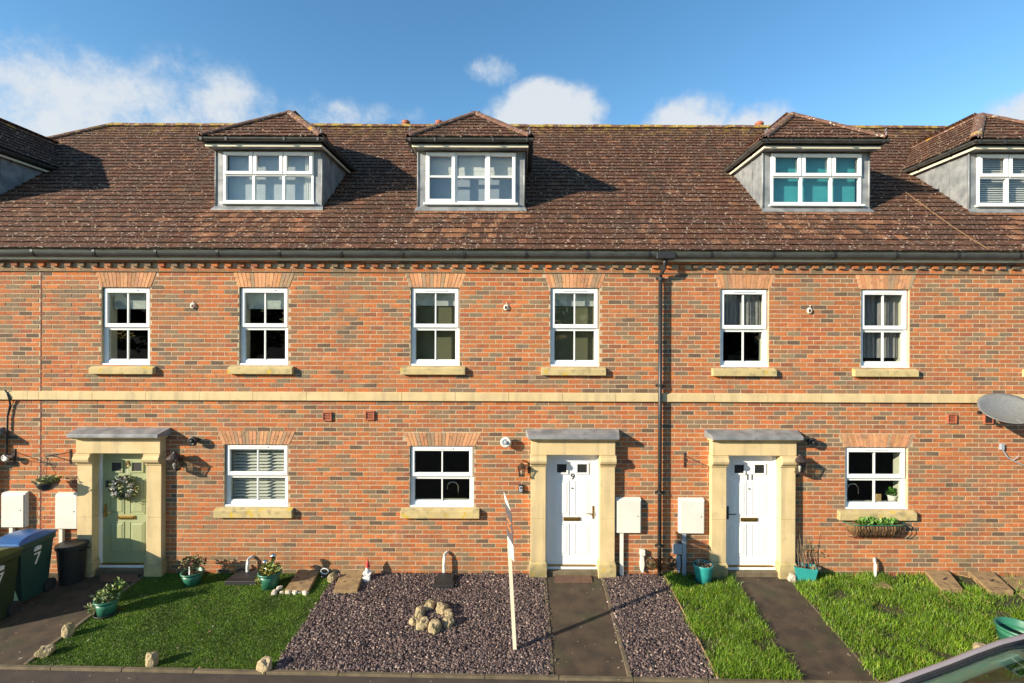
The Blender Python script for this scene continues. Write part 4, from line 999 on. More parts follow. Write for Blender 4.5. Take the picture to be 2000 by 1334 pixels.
c = pal(len(p), [(.115, .21, .008), (.08, .165, .007), (.15, .245, .012), (.20, .23, .025)], [.4, .3, .2, .1], .3)*(1+.30*f+.25*f2)[:, None].clip(.5, 1.5)
blades(p, rng.uniform(.012, .024, len(p)), rng.uniform(.0015, .003, len(p)), .7, c, 'artificial_lawn', 'short bright green artificial lawn in front of the slatted window', 'lawn', zoff=.006)

# ---------------------------------------------------------------- small builders
def rock(name, c, dims, seed, material, label=None, cat=None, group=None, parent=None, yaw=0.0, sub=3, rough=.22):
    bm = bmesh.new(); bmesh.ops.create_icosphere(bm, subdivisions=sub, radius=1.0)
    for v in bm.verts:
        nn = mnoise.noise(v.co*1.1+Vector((seed*3.7, seed, 0)))*rough*1.6+mnoise.noise(v.co*2.7+Vector((seed, 0, seed*1.3)))*rough*.6
        v.co *= 1+nn+mnoise.noise(v.co*5.5+Vector((seed, seed, 2)))*rough*.28
        for ax in range(3): v.co[ax] = max(-.86, min(.86, v.co[ax]))
    bm.transform(Matrix.Rotation(yaw, 4, 'Z') @ Matrix.Diagonal((*dims, 1)))
    zmin = min(v.co.z for v in bm.verts)
    bmesh.ops.translate(bm, verts=bm.verts, vec=(0, 0, -zmin-dims[2]*.3))
    me = bpy.data.meshes.new(name); bm.to_mesh(me); bm.free(); me.materials.append(material)
    o = bpy.data.objects.new(name, me); link(o, parent, c); return tag(o, label, cat, group)
def leaves(mb, c, rad, n, size, cols, flat=1.0, seedfn=None, up=.3):
    for i in range(n):
        d = Vector((random.gauss(0, 1), random.gauss(0, 1), random.gauss(0, 1)))
        if d.length < .01: continue
        d = d.normalized()*(random.random()**.45); p = Vector((c[0]+d.x*rad[0], c[1]+d.y*rad[1], c[2]+d.z*rad[2]))
        a = Vector((random.uniform(-1, 1), random.uniform(-1, 1), random.uniform(-.3, 1)*up+.2)).normalized(); b = a.cross(Vector((random.uniform(-1, 1), random.uniform(-1, 1), random.uniform(-1, 1)))).normalized()
        s = size*random.uniform(.6, 1.35); nn = a.cross(b)*s*.15
        mb.add([p, p+a*s*.5+b*s*.32+nn, p+a*s, p+a*s*.5-b*s*.32+nn], [(0, 1, 2, 3)], jit(random.choice(cols), .25))
    return mb
GREENS = [(.10, .17, .02), (.07, .13, .02), (.15, .21, .035)]
def pot(name, base, r0, r1, h, m, label, cat='plant pot', group=None, soil=.75, fill=M['soil'], rim=True):
    T = thing(name, tuple(base), label, cat, group)
    b = MB(); t = .010; pr = [(0, 0), (r0, 0), (r0+(r1-r0)*.5, h*.5), (r1, h*.86)]
    if rim: pr += [(r1, h*.86), (r1+.012, h*.87), (r1+.016, h), (r1+.002, h+.004), (r1-.008, h*.985)]
    else: pr += [(r1+.004, h), (r1-.004, h+.006), (r1-.012, h*.98)]
    pr += [(r1-.014, h*soil), (r0, h*soil*.9)]
    b.lathe(pr, base, 28); b.build('pot', m, T, smooth=True)
    s = MB(); s.lathe([(0, h*soil+.012), (r1*.6, h*soil+.010), (r1-.012, h*soil)], base, 20); s.f = [f for f in s.f]; s.build('compost', fill, T)
    return T
# ---------------------------------------------------------------- things fixed to the wall
def meter_box(px, py0, py1, pw, label, conduit=None, slope=True):
    a = P(px-pw/2, py0, -.08); b = P(px+pw/2, py1, -.08); T = thing('meter_box', ((a.x+b.x)/2, 0, b.z), label, 'meter box', 'white meter boxes on the front wall')
    x0, x1, z0, z1 = a.x, b.x, b.z, a.z
    m = MB(); m.yz([(-.062, z0), (.03, z0), (.03, z1+.03), (-.005, z1+.03), (-.062, z1+.004)], x0-.012, x1+.012); m.build('casing', M['box_white'], T, bevel=.008)
    d = MB(); d.box(x0+.004, x1-.004, -.083, -.0635, z0+.008, z1-.012); d.build('box_door', M['box_white'], T, bevel=.006)
    k = MB(); k.lathe([(0, -.003), (.010, -.003), (.010, .004)], (x1-.05, -.083, z0+(z1-z0)*.52), 10, axis='y'); k.build('lock', M['numeral'], T)
    if conduit:
        cx = P(conduit[0], py1, -.03).x; c = MB(); c.box(cx-.032, cx+.032, -.055, -.005, -.03, z0+.01); c.build('conduit', M['pipe_white'] if conduit[1] == 0 else M['grey'], T, bevel=.006)
meter_box(24, 965, 1031, 44, 'white meter box at the left edge of the picture', (24, 0))
meter_box(129, 967, 1034, 43, 'white meter box under the hanging basket', (121, 0))
meter_box(1228, 977, 1042, 47, 'white meter box just left of the black downpipe', (1214, 0))
meter_box(1352, 978, 1043, 47, 'white meter box just right of the black downpipe', (1336, 1))
def lantern(px, py, label, mm, side=0, k=1.0):
    p = P(px, py, -.15); T = thing('wall_lantern', (p.x, 0, p.z-.14), label, 'lantern')
    f = MB(); w0, w1 = .055*k, .085*k; zb, zt = p.z-.12*k, p.z+.06*k
    for sx in (-1, 1):
        for sy in (-1, 1): f.tube([(p.x+sx*w0, p.y+sy*w0, zb), (p.x+sx*w1, p.y+sy*w1, zt)], .008, 6)
    f.box(p.x-w0-.012, p.x+w0+.012, p.y-w0-.012, p.y+w0+.012, zb-.018, zb+.004); f.box(p.x-w1-.012, p.x+w1+.012, p.y-w1-.012, p.y+w1+.012, zt-.004, zt+.012)
    f.build('cage', mm, T)
    r = MB(); r.lathe([(w1*1.45, .012), (w1*1.1, .045), (.03, .10), (.022, .115), (.0, .125)], (p.x, p.y, zt), 12) if k == 1 else r.lathe([(w1*1.45, .01), (w1*1.1, .03), (.02, .07), (.0, .08)], (p.x, p.y, zt), 12); r.build('roof_cap', mm, T)
    for sx, sy in ((-1, 0), (1, 0), (0, -1), (0, 1)):
        g = MB(); 
        if sx: g.add([(p.x+sx*w0, p.y-w0, zb), (p.x+sx*w0, p.y+w0, zb), (p.x+sx*w1, p.y+w1, zt), (p.x+sx*w1, p.y-w1, zt)], [(0, 1, 2, 3)])
        else: g.add([(p.x-w0, p.y+sy*w0, zb), (p.x+w0, p.y+sy*w0, zb), (p.x+w1, p.y+sy*w1, zt), (p.x-w1, p.y+sy*w1, zt)], [(0, 1, 2, 3)])
        g.build('pane', M['lamp_glass'], T)
    bl = MB(); bl.lathe([(0, 0), (.016*k, .0), (.016*k, .04*k), (.03*k, .07*k), (.02*k, .10*k), (0, .105*k)], (p.x, p.y, zb+.004), 12); bl.build('bulb', M['white'], T, smooth=True)
    a = MB(); bx = p.x+side*.13
    a.box(bx-.03, bx+.03, -.02, .0, p.z-.09, p.z+.09); a.tube([(bx, -.01, p.z+.06), (bx-side*.01, -.07, p.z+.10), (p.x+side*.02, p.y+.0, p.z+.16), (p.x, p.y, zt+.11)], .010, 8); a.build('bracket', mm, T)
lantern(341, 903, 'black lantern with clear panes right of the green door', M['black_iron'])
lantern(1019, 918, 'small bronze lantern on a bracket left of the number 9 door', M['bronze'], 1, .68)
lantern(1562, 908, 'black lantern with clear panes right of the number 11 door', M['black_iron'])
def wall_light(px, py, label, m1, m2, r=.075):
    p = P(px, py, -.1); T = thing('flue_terminal' if m1 is M['pipe_white'] else 'security_light', (p.x, 0, p.z), label, 'flue' if m1 is M['pipe_white'] else 'light')
    b = MB(); b.lathe([(r*.55, .1), (r*.55, .02), (r, .015), (r*1.05, -.01), (r*.95, -.03), (r*.6, -.034), (r*.55, -.02), (0, -.02)], (p.x, p.y, p.z), 24, axis='y'); b.build('housing', m1, T, smooth=True)
    k = MB(); k.lathe([(r*.42, -.02), (r*.42, -.045), (r*.3, -.055), (0, -.055)], (p.x, p.y, p.z), 16, axis='y'); k.build('core', m2, T, smooth=True)
wall_light(377, 861, 'round black light on the wall above the lantern by the green door', M['black'], M['dash'])
wall_light(988, 863.5, 'round white flue terminal left of the number 9 porch', M['pipe_white'], M['grey'], .088)
wall_light(1587, 864, 'round black light on the wall above the lantern by number 11', M['black'], M['dash'])
p = P(1017.5, 954, -.03); T = thing('key_safe', (p.x, 0, p.z-.06), 'small black and silver key safe beside the number 9 door', 'key safe')
b = MB(); b.box(p.x-.042, p.x+.042, -.045, 0, p.z-.065, p.z+.065); b.build('body', M['black'], T, bevel=.012)
b = MB(); b.box(p.x-.028, p.x+.028, -.058, -.044, p.z-.05, p.z+.045); b.build('cover', M['grey'], T, bevel=.012)
b = MB(); b.box(p.x-.016, p.x+.016, -.064, -.057, p.z+.004, p.z+.03); b.build('dial_window', M['dash'], T, bevel=.004)
for px, py, lab in ((376, 597, 'coil of white cable on the wall between the first-floor windows above the green door'), (989, 600, 'coil of white cable on the wall high above the round white flue'), (1582, 606, 'coil of white cable on the wall right of the downpipe, between net-curtained windows')):
    p = P(px, py, -.02); mb = MB()
    for k in range(3):
        r = .045-k*.006; cx, cz, sq = p.x+random.uniform(-.008, .008), p.z+random.uniform(-.01, .006), random.uniform(.75, 1.1)
        mb.tube([(cx+r*sq*math.cos(t), -.012-k*.008, cz+r*math.sin(t)) for t in np.linspace(.3, 6.4, 16)], .0065, 6)
    mb.tube([(p.x+.01, -.012, p.z+.04), (p.x+.005, -.02, p.z+.075), (p.x, .01, p.z+.085)], .0055, 6)
    tag(mb.build('cable_coil', M['pipe_white'], loc=(p.x, 0, p.z), smooth=True), lab, 'cable', 'coils of cable on the wall')
# hanging-basket brackets and basket
def bracket(px, py, label, reach=.22, tx=0.0):
    p = P(px, py, 0); T = thing('basket_bracket', (p.x, 0, p.z-.12), label, 'bracket', 'iron basket brackets')
    b = MB(); b.box(p.x-.012, p.x+.012, -.012, 0, p.z-.13, p.z+.12); b.build('back_bar', M['black_iron'], T)
    a = MB(); e = Vector((p.x+tx, -reach, p.z+.06)); s0 = Vector((p.x, -.01, p.z+.07)); a.tube([s0, s0.lerp(e, .5), e, e+Vector((tx*.12, -.02, -.015)), e+Vector((tx*.10, -.015, -.04)), e+Vector((tx*.02, .0, -.035))], .007, 6); a.build('arm', M['black_iron'], T)
    s = MB(); s.tube([Vector((p.x, -.01, p.z-.08)), Vector((p.x+tx*.35, -reach*.35, p.z-.02)), Vector((p.x+tx*.75, -reach*.75, p.z+.045)), Vector((p.x+tx*.8, -reach*.8, p.z+.06))], .006, 6); s.build('scroll', M['black_iron'], T)
    return e
bracket(29, 890, 'iron basket bracket at the left edge beside the black cable', .3, .10)
e = bracket(138, 891, 'scrolled iron bracket holding the hanging basket', .24, -.16)
bracket(1337, 898, 'empty iron basket bracket between the downpipe and number 11', .24, -.03)
hb = Vector((e.x, e.y, P(112, 945, e.y).z)); T = thing('hanging_basket', (hb.x, hb.y, hb.z-.09), 'hanging basket of pale green plants beside the green door porch', 'hanging basket')
b = MB(); b.lathe([(0, -.11), (.07, -.10), (.125, -.05), (.155, .02), (.16, .03), (.145, .025), (.10, .0), (0, .0)], hb, 20); b.build('bowl', M['black'], T, smooth=True)
b = MB(); leaves(b, (hb.x, hb.y, hb.z+.055), (.17, .16, .06), 260, .05, [(.22, .26, .06), (.30, .32, .12), (.16, .22, .04), (.42, .40, .25)]); tag(b.build('foliage', M['leaf'], T), kind='stuff')
for k in range(3):
    t = k*2.1+.4; c = MB(); c.tube([(hb.x+.15*math.cos(t), hb.y+.15*math.sin(t), hb.z+.02), (e.x, e.y, e.z-.03)], .0035, 5); c.build('chain', M['black_iron'], T)
# cable and bulkhead light at far left
pts = [P(10, 762, -.05), P(17, 775, -.06), P(20, 790, -.03), P(15, 812, -.03), P(14, 850, -.03), P(13, 888, -.03)]
b = MB(); b.tube(pts, .014, 8); b.tube([P(17, 775, -.06), P(27, 783, -.03), P(22, 795, -.02), P(17, 812, -.03)], .007, 6)
tag(b.build('cable', M['black'], loc=tuple(P(13, 888, -.03)), smooth=True), 'black cable hanging down the wall at the far left', 'cable')
p = P(12, 894, -.1); T = thing('spotlight', (p.x, 0, p.z), 'small silver spotlight at the left edge below the black cable', 'light')
b = MB(); b.lathe([(.02, .1), (.03, .03), (.05, .0), (.055, -.03), (.048, -.035), (0, -.03)], p, 18, axis='y'); b.build('housing', M['white'], T, smooth=True)
b = MB(); b.lathe([(.04, -.001), (.06, -.001), (.06, .012), (.04, .012)], (p.x, 0-.014, p.z), 16, axis='y'); b.build('back_plate', M['black_iron'], T)
# satellite dish and its lead
c = P(1966, 800, -.42); T = thing('satellite_dish', (c.x, 0, c.z), 'dark grey satellite dish on the wall at the right edge', 'satellite dish')
nrm = Vector((-.16, -.60, .78)).normalized(); ux = Vector((1, 0, 0)); ux = (ux-nrm*ux.dot(nrm)).normalized(); uy = nrm.cross(ux)
b = MB(); ra, rb, n, m = .40, .335, 36, 8; vs = []; fs = []
for side in (0, 1):
    for i in range(m+1):
        for k in range(n):
            f = i/m; t = 2*math.pi*k/n; vs.append(c+ux*(ra*f*math.cos(t))+uy*(rb*f*math.sin(t))+nrm*(.085*(f*f-1)+.04-side*.006))
for i in range(m):
    for k in range(n):
        k2 = (k+1) % n; q = i*n; fs.append((q+k, q+k2, q+n+k2, q+n+k)); q += (m+1)*n; fs.append((q+k, q+n+k, q+n+k2, q+k2))
q = m*n; Q = q+(m+1)*n
for k in range(n): k2 = (k+1) % n; fs.append((q+k, q+k2, Q+k2, Q+k))
b.add(vs, fs); b.build('reflector', M['dish'], T, smooth=True)
low = c-uy*rb*.92+nrm*.02; tip = low+nrm*.16+Vector((0, -.10, -.02))
b = MB(); b.tube([low+uy*.1-nrm*.02, low, tip], .012, 6); b.build('feed_arm', M['dish'], T)
b = MB(); b.tube([tip+Vector((0, 0, -.035)), tip+Vector((0, 0, .045))], [.024, .030], 10); b.build('feed_horn', M['grey'], T, smooth=True)
b = MB(); b.tube([c-nrm*.05, c-nrm*.12+Vector((0, .08, -.05)), Vector((c.x+.1, -.02, c.z-.16))], .02, 8); b.box(c.x+.02, c.x+.18, -.025, 0, c.z-.28, c.z-.05); b.build('mount', M['black'], T)
b = MB(); e2 = c-ux*(ra-.0); b.box(e2.x-.03, e2.x+.02, e2.y-.02, e2.y+.02, e2.z-.03, e2.z+.02); b.build('edge_clip', M['black'], T)
p = P(1955, 872, 0); b = MB(); b.box(p.x-.035, p.x+.02, -.045, 0, p.z-.05, p.z+.05)
b.tube([p+Vector((.0, -.03, -.05)), P(1968, 893, -.03), P(1985, 903, -.03), P(2010, 912, -.03)], .010, 6); b.tube([P(1978, 899, -.03), P(1987, 893, -.05), P(1989, 890, -.05)], .006, 6)
tag(b.build('cable_bracket', M['grey'], loc=(p.x, 0, p.z), bevel=.003), 'grey bracket with a loose cable under the satellite dish', 'bracket')
# cable lying down the roof
pts = []
for px, py in ((1757, 371), (1785, 392), (1820, 418), (1860, 447), (1900, 473), (1929, 491)):
    d = pxdir(px, py); s = (ROOF_A-ROOF_T*CD-CZ)/(d.z-ROOF_T); pts.append(Vector((d.x*s, s-CD, CZ+d.z*s))+NX*.035)
b = MB(); b.tube(pts, .0045, 6); tag(b.build('roof_cable', M['timber'], loc=tuple(pts[-1]), smooth=True), 'pale cable lying down the roof tiles between the two right dormers', 'cable')
# service boxes at the foot of the downpipe
def sbox(name, px, py0, py1, w, m, label, cat, taper=False):
    a = P(px-w/2, py0, -.06); bq = P(px+w/2, py1, -.06); mb = MB(); mb.box(a.x, bq.x, -.065, 0, bq.z, a.z)
    return tag(mb.build(name, m, loc=((a.x+bq.x)/2, 0, bq.z), bevel=.010), label, cat)
sbox('junction_box', 1324, 1064, 1083, 17, M['grey'], 'small grey junction box below the right meter box', 'junction box')
for px, lab, m in ((1254.5, 'white cable cover with a box on top left of the downpipe', 'box_white'), (1325, 'grey cable cover below the grey junction box', 'grey')):
    a = P(px, 1085, -.04); g0 = P(px, 1117, -.04); T = thing('cable_cover', (a.x, 0, g0.z), lab, 'cable cover')
    mb = MB(); mb.xz([(a.x-.03, g0.z+.02), (a.x+.03, g0.z+.02), (a.x+.045, g0.z+.13), (a.x+.03, a.z), (a.x-.03, a.z), (a.x-.042, g0.z+.13)], -.05, 0); mb.build('cover', M[m], T, bevel=.012)
    if m == 'box_white': mb = MB(); mb.box(a.x-.04, a.x+.045, -.07, 0, a.z+.002, a.z+.10); mb.build('box', M[m], T, bevel=.008)
    mb = MB(); mb.tube([(a.x, -.03, g0.z+.03), (a.x+.01, -.06, g0.z-.0)], .018, 8); mb.build('pipe_end', M['white'], T)
for px, py, lab in ((1272, 1101, 'wire globe ornament left of the downpipe foot'), (1311, 1101, 'wire globe ornament right of the downpipe foot')):
    c = P(px, py, -.13); T = thing('wire_globe', (c.x, c.y, c.z-.09), lab, 'ornament', 'wire globes at the downpipe')
    r = .088
    for k in range(8):
        t = k*math.pi/8; b = MB(); b.tube([c+Vector((r*math.cos(t)*math.sin(a), r*math.sin(t)*math.sin(a), r*1.12*math.cos(a))) for a in np.linspace(0, 2*math.pi, 22)], .004, 5, cap=False); b.build('hoop', M['bronze'], T)
    b = MB(); b.lathe([(0, .13), (.02, .12), (.028, .095), (.022, .085), (0, .085)], c, 12); b.build('cap', M['black'], T)
    b = MB(); leaves(b, (c.x, c.y, c.z-.03), (.05, .05, .04), 60, .05, [(.16, .12, .06), (.10, .09, .04), (.22, .17, .09)]); tag(b.build('moss_fill', M['leaf'], T), kind='stuff')
# overflow pipes with gully covers
def overflow(px, py0, py1, label, cat, cover, lab2):
    t = P(px, py0, -.05); gq = P(px, py1, -.10); b = MB()
    b.tube([(t.x+.05, .02, t.z-.0), (t.x+.03, -.03, t.z+.01), (t.x, -.075, t.z-.01), (t.x-.008, -.09, t.z-.06), (t.x-.008, -.095, (t.z+gq.z)/2), (t.x-.008, -.095, gq.z+.02), (t.x+.02, -.13, gq.z-.02)], .024, 10)
    tag(b.build('waste_pipe', M['pipe_white'], loc=(t.x, -.09, gq.z), smooth=True), label, cat, 'white waste pipes at the foot of the wall')
    if cover:
        (ax, ay), (bx, by) = cover; A = G(ax, ay); B = G(bx, by); T = thing('gully_cover', ((A.x+B.x)/2, (A.y+B.y)/2, gz(B.y)), lab2, 'drain cover', 'gully covers')
        m = MB(); m.box(A.x, B.x, B.y, A.y, gz(B.y)-.03, gz(A.y)+.045); m.build('frame', M['dash'], T, bevel=.01)
        m = MB(); m.yz([(B.y+.02, gz(B.y)+.05), (A.y-.02, gz(A.y)+.046), (A.y-.02, gz(A.y)+.095), (A.y-.08, gz(A.y)+.085)], A.x+.03, B.x-.03); m.build('hood', M['black'], T, bevel=.008)
overflow(487, 1090, 1124, 'white waste pipe left of the pot with solar lights', 'pipe', ((462, 1121), (500, 1144)), 'black gully cover on the edge of the artificial lawn')
overflow(869, 1081, 1126, 'white waste pipe below the kitchen window of number 9', 'pipe', ((852, 1128), (886, 1152)), 'black gully cover in the slate chippings')
overflow(1707, 1094, 1138, 'white waste pipe in the long grass at right', 'pipe', None, None)
p = G(1720, 1146); b = MB(); b.box(p.x-.13, p.x+.13, p.y-.10, p.y+.12, p.z-.03, p.z+.045); tag(b.build('drain_slab', M['slab'], loc=tuple(p), bevel=.01), 'small buff slab at the foot of the right waste pipe', 'slab')
# hay-rack planter
a, bq = P(1662, 1026, -.16), P(1772, 1049, -.16); T = thing('hayrack_planter', ((a.x+bq.x)/2, 0, bq.z), 'iron hayrack planter with coconut liner under the right ground-floor window', 'planter')
x0, x1, z1, z0 = a.x, bq.x, a.z, bq.z-.01
lin = MB(); n = 24; vs = []; fs = []
prof = [(-.005, 0.0), (-.16, 0.0), (-.165, -.05), (-.13, -.15), (-.06, -.21), (-.005, -.22)]
for i in range(n+1):
    t = i/n; e = .35+.65*min(1, min(t, 1-t)*6)**.5; xx = x0+(x1-x0)*t; w = 1+.10*math.sin(i*1.7)
    vs += [(xx+random.uniform(-.004, .004), y*e*w if j else y, z1+z*e*(1 if j else 1)-.01) for j, (y, z) in enumerate(prof)]
m = len(prof)
for i in range(n):
    for j in range(m-1): fs.append((i*m+j, i*m+j+1, (i+1)*m+j+1, (i+1)*m+j))
lin.add(vs, fs); lin.build('liner', M['coco'], T, smooth=True)
rk = MB(); rk.tube([(x0-.04, -.005, z1), (x0+.02, -.13, z1+.005), (x0+.1, -.18, z1+.005), (x1-.1, -.18, z1+.005), (x1-.02, -.13, z1+.005), (x1+.04, -.005, z1)], .008, 6); rk.build('rail', M['green_pot'], T)
for i in range(12):
    xx = x0+.06+(x1-x0-.12)*i/11; b = MB(); b.tube([(xx, -.182, z1), (xx, -.19, z1-.07), (xx, -.14, z1-.18), (xx, -.05, z1-.235), (xx, -.004, z1-.24)], .006, 5); b.build('bar', M['black_iron'], T)
b = MB(); xm = (x0+x1)/2
for cx, w, nn in ((xm-.18, .20, 120), (xm+.16, .20, 120), (xm, .40, 60)): leaves(b, (cx, -.09, z1+.03), (w, .07, .055), nn, .065, [(.10, .22, .03), (.06, .15, .02), (.18, .30, .05)], up=1.0)
tag(b.build('foliage', M['leaf'], T), kind='stuff')
# door furniture of the green door: wreath, knocker, camera
c = P(245, 953, .02); c.y = .0; T = thing('door_wreath', (c.x, .02, c.z-.2), 'wreath of white flowers and leaves on the green door', 'wreath')
b = MB(); b.tube([(c.x+.15*math.cos(t), .0, c.z+.16*math.sin(t)) for t in np.linspace(0, 2*math.pi, 26)], .028, 8, cap=False); b.build('ring', M['twig'], T)
b = MB()
for k in range(26): t = k*2*math.pi/26; leaves(b, (c.x+.155*math.cos(t), -.02, c.z+.165*math.sin(t)), (.06, .035, .06), 14, .06, [(.07, .12, .03), (.12, .17, .05), (.05, .09, .03), (.20, .23, .11)])
tag(b.build('leaves', M['leaf'], T), kind='stuff')
for k, t in enumerate((.4, 1.1, 1.75, 2.5, 3.1, 3.7, 5.6, 6.1)):
    b = MB(); leaves(b, (c.x+.15*math.cos(t), -.055, c.z+.16*math.sin(t)), (.035, .022, .035), 30, .045, [(.75, .72, .66), (.68, .62, .56)]); b.build('flower', M['leaf'], T)
b = MB(); b.tube([(c.x+.01, .04, c.z+.16), (c.x+.02, .045, c.z+.33)], .004, 5); b.build('ribbon', M['white'], T)
dz = P(250, 903, .05); b = MB(); b.lathe([(0, -.02), (.02, -.02), (.026, 0), (.026, .012)], (dz.x, .055, dz.z), 14, axis='y'); b.tube([(dz.x+.03*math.cos(t), .035, dz.z-.03+.035*math.sin(t)) for t in np.linspace(-3.9, .8, 12)], .007, 6)
tag(b.build('door_knocker', M['brass'], loc=(dz.x, .05, dz.z)), 'brass ring knocker high on the green door', 'knocker')
dz = P(210, 945, .03); b = MB(); b.box(dz.x-.03, dz.x+.03, .018, .03, dz.z-.06, dz.z+.06); tag(b.build('doorbell', M['black'], loc=(dz.x, .03, dz.z), bevel=.008), 'black video doorbell on the green door frame', 'doorbell')

# ---------------------------------------------------------------- things standing in the front gardens
T = pot('potted_plant', G(376, 1141), .115, .155, .21, M['green_pot'], 'green pot with a straggly shrub beside the green door porch', 'potted plant'); c = WL[T.name]
b = MB()
for k in range(22):
    t = random.uniform(0, 6.28); r = random.uniform(.05, .2); b.tube([(c.x, c.y, c.z+.15), (c.x+r*.5*math.cos(t), c.y+r*.4*math.sin(t), c.z+.27), (c.x+r*math.cos(t), c.y+r*.6*math.sin(t), c.z+random.uniform(.3, .44))], .004, 5)
b.build('stems', M['twig'], T)
b = MB(); leaves(b, (c.x, c.y, c.z+.34), (.21, .15, .11), 330, .05, [(.13, .13, .035), (.09, .10, .03), (.20, .13, .05), (.26, .10, .07), (.16, .18, .05)]); tag(b.build('foliage', M['leaf'], T), kind='stuff')
b = MB(); b.box(c.x+.00, c.x+.02, c.y-.10, c.y-.094, c.z+.2, c.z+.33); b.build('plant_label', M['white'], T)
T = pot('potted_plant', G(527, 1146), .12, .165, .25, M['green_pot'], 'green pot with two solar lights in its yellowing plant', 'potted plant'); c = WL[T.name]
b = MB(); leaves(b, (c.x+.03, c.y-.04, c.z+.30), (.16, .13, .12), 240, .055, [(.35, .30, .04), (.22, .26, .04), (.14, .20, .03), (.30, .22, .05)]); leaves(b, (c.x-.12, c.y-.1, c.z+.16), (.08, .06, .09), 70, .04, [(.30, .27, .06), (.2, .22, .05)]); tag(b.build('foliage', M['leaf'], T), kind='stuff')
for dx_, h_ in ((-.07, .40), (.06, .50)):
    b = MB(); b.tube([(c.x+dx_, c.y, c.z+.2), (c.x+dx_, c.y, c.z+h_-.07)], .008, 8); b.lathe([(.03, -.07), (.036, 0), (.05, .0), (.05, .014), (.03, .04), (0, .045)], (c.x+dx_, c.y, c.z+h_), 14); b.build('solar_light', M['chrome'], T, smooth=True)
T = pot('potted_plant', G(209, 1199), .11, .145, .22, M['green_pot'], 'green pot of trailing green leaves on the edge of the left path', 'potted plant'); c = WL[T.name]
b = MB(); leaves(b, (c.x, c.y, c.z+.28), (.17, .14, .11), 300, .055, [(.12, .18, .04), (.18, .24, .06), (.08, .13, .03), (.30, .32, .14)]); leaves(b, (c.x-.17, c.y-.05, c.z+.10), (.10, .07, .10), 80, .045, [(.18, .22, .06), (.3, .3, .14)])
leaves(b, (c.x+.12, c.y+.05, c.z+.36), (.14, .08, .10), 90, .06, GREENS, up=1.0); tag(b.build('foliage', M['leaf'], T), kind='stuff')
b = MB(); b.lathe([(0, -.0), (.15, .0), (.165, .03), (.15, .025), (.14, .01), (0, .01)], (c.x, c.y, c.z+.004), 22); b.build('saucer', M['dash'], T, smooth=True)
T = pot('plant_pot', G(1373.5, 1138), .115, .155, .31, M['teal_pot'], 'teal pot of dead stalks left of the number 11 door', 'plant pot', soil=.9, rim=False); c = WL[T.name]
b = MB(); leaves(b, (c.x, c.y, c.z+.285), (.12, .11, .03), 150, .06, [(.30, .24, .15), (.18, .14, .08), (.12, .09, .05), (.40, .34, .24)]); tag(b.build('dead_stalks', M['leaf'], T), kind='stuff')
c = G(1572, 1133); T = thing('planter', tuple(c), 'teal planter of bare twigs right of the number 11 door', 'planter')
b = MB(); b.M = Matrix.Translation(c) @ Matrix.Rotation(-.35, 4, 'Z'); w0, w1, d0, d1, h_ = .13, .175, .09, .12, .24
vs = [(-w0, -d0, 0), (w0, -d0, 0), (w0, d0, 0), (-w0, d0, 0), (-w1, -d1, h_), (w1, -d1, h_), (w1, d1, h_), (-w1, d1, h_), (-w1+.014, -d1+.014, h_), (w1-.014, -d1+.014, h_), (w1-.014, d1-.014, h_), (-w1+.014, d1-.014, h_), (-w1+.03, -d1+.03, h_-.05), (w1-.03, -d1+.03, h_-.05), (w1-.03, d1-.03, h_-.05), (-w1+.03, d1-.03, h_-.05)]
b.add(vs, [(0,3,2,1),(0,1,5,4),(1,2,6,5),(2,3,7,6),(3,0,4,7),(4,5,9,8),(5,6,10,9),(6,7,11,10),(7,4,8,11),(8,9,13,12),(9,10,14,13),(10,11,15,14),(11,8,12,15)]); b.build('trough', M['teal_pot'], T, bevel=.008)
b = MB(); b.M = Matrix.Translation(c) @ Matrix.Rotation(-.35, 4, 'Z'); b.box(-w1+.03, w1-.03, -d1+.03, d1-.03, h_-.07, h_-.045); b.build('compost', M['soil'], T)
for k in range(13):
    b = MB(); x_, y_ = c.x+random.uniform(-.13, .13), c.y+random.uniform(-.05, .05); ln = random.uniform(.3, .62); t = random.uniform(-.22, .18)
    b.tube([(x_, y_, c.z+.18), (x_+t*.35*ln, y_+.02, c.z+.18+ln*.5), (x_+t*ln, y_+random.uniform(0, .05), c.z+.18+ln)], [.005, .004, .002], 5); b.build('twig', M['twig'], T)
b = MB(); leaves(b, (c.x+.06, c.y, c.z+.5), (.12, .05, .12), 26, .035, [(.16, .12, .05), (.10, .12, .04)]); leaves(b, (c.x+.15, c.y-.06, c.z+.2), (.06, .05, .03), 40, .06, [(.34, .28, .16), (.2, .16, .08)]); tag(b.build('dry_leaves', M['leaf'], T), kind='stuff')
rock('stone', G(1547, 1135), (.075, .06, .085), 4.2, M['pebble'], 'white stone beside the teal planter of twigs', 'stone')
c = G(1990, 1262); T = pot('tub', c+Vector((0, .0, 0)), .20, .24, .26, M['green_pot'], 'large green tub behind the car at right', 'tub', soil=.4)
rock('stone', G(1915, 1278), (.10, .09, .10), 9.1, M['rock'], 'round grey stone in the grass beside the car', 'stone')
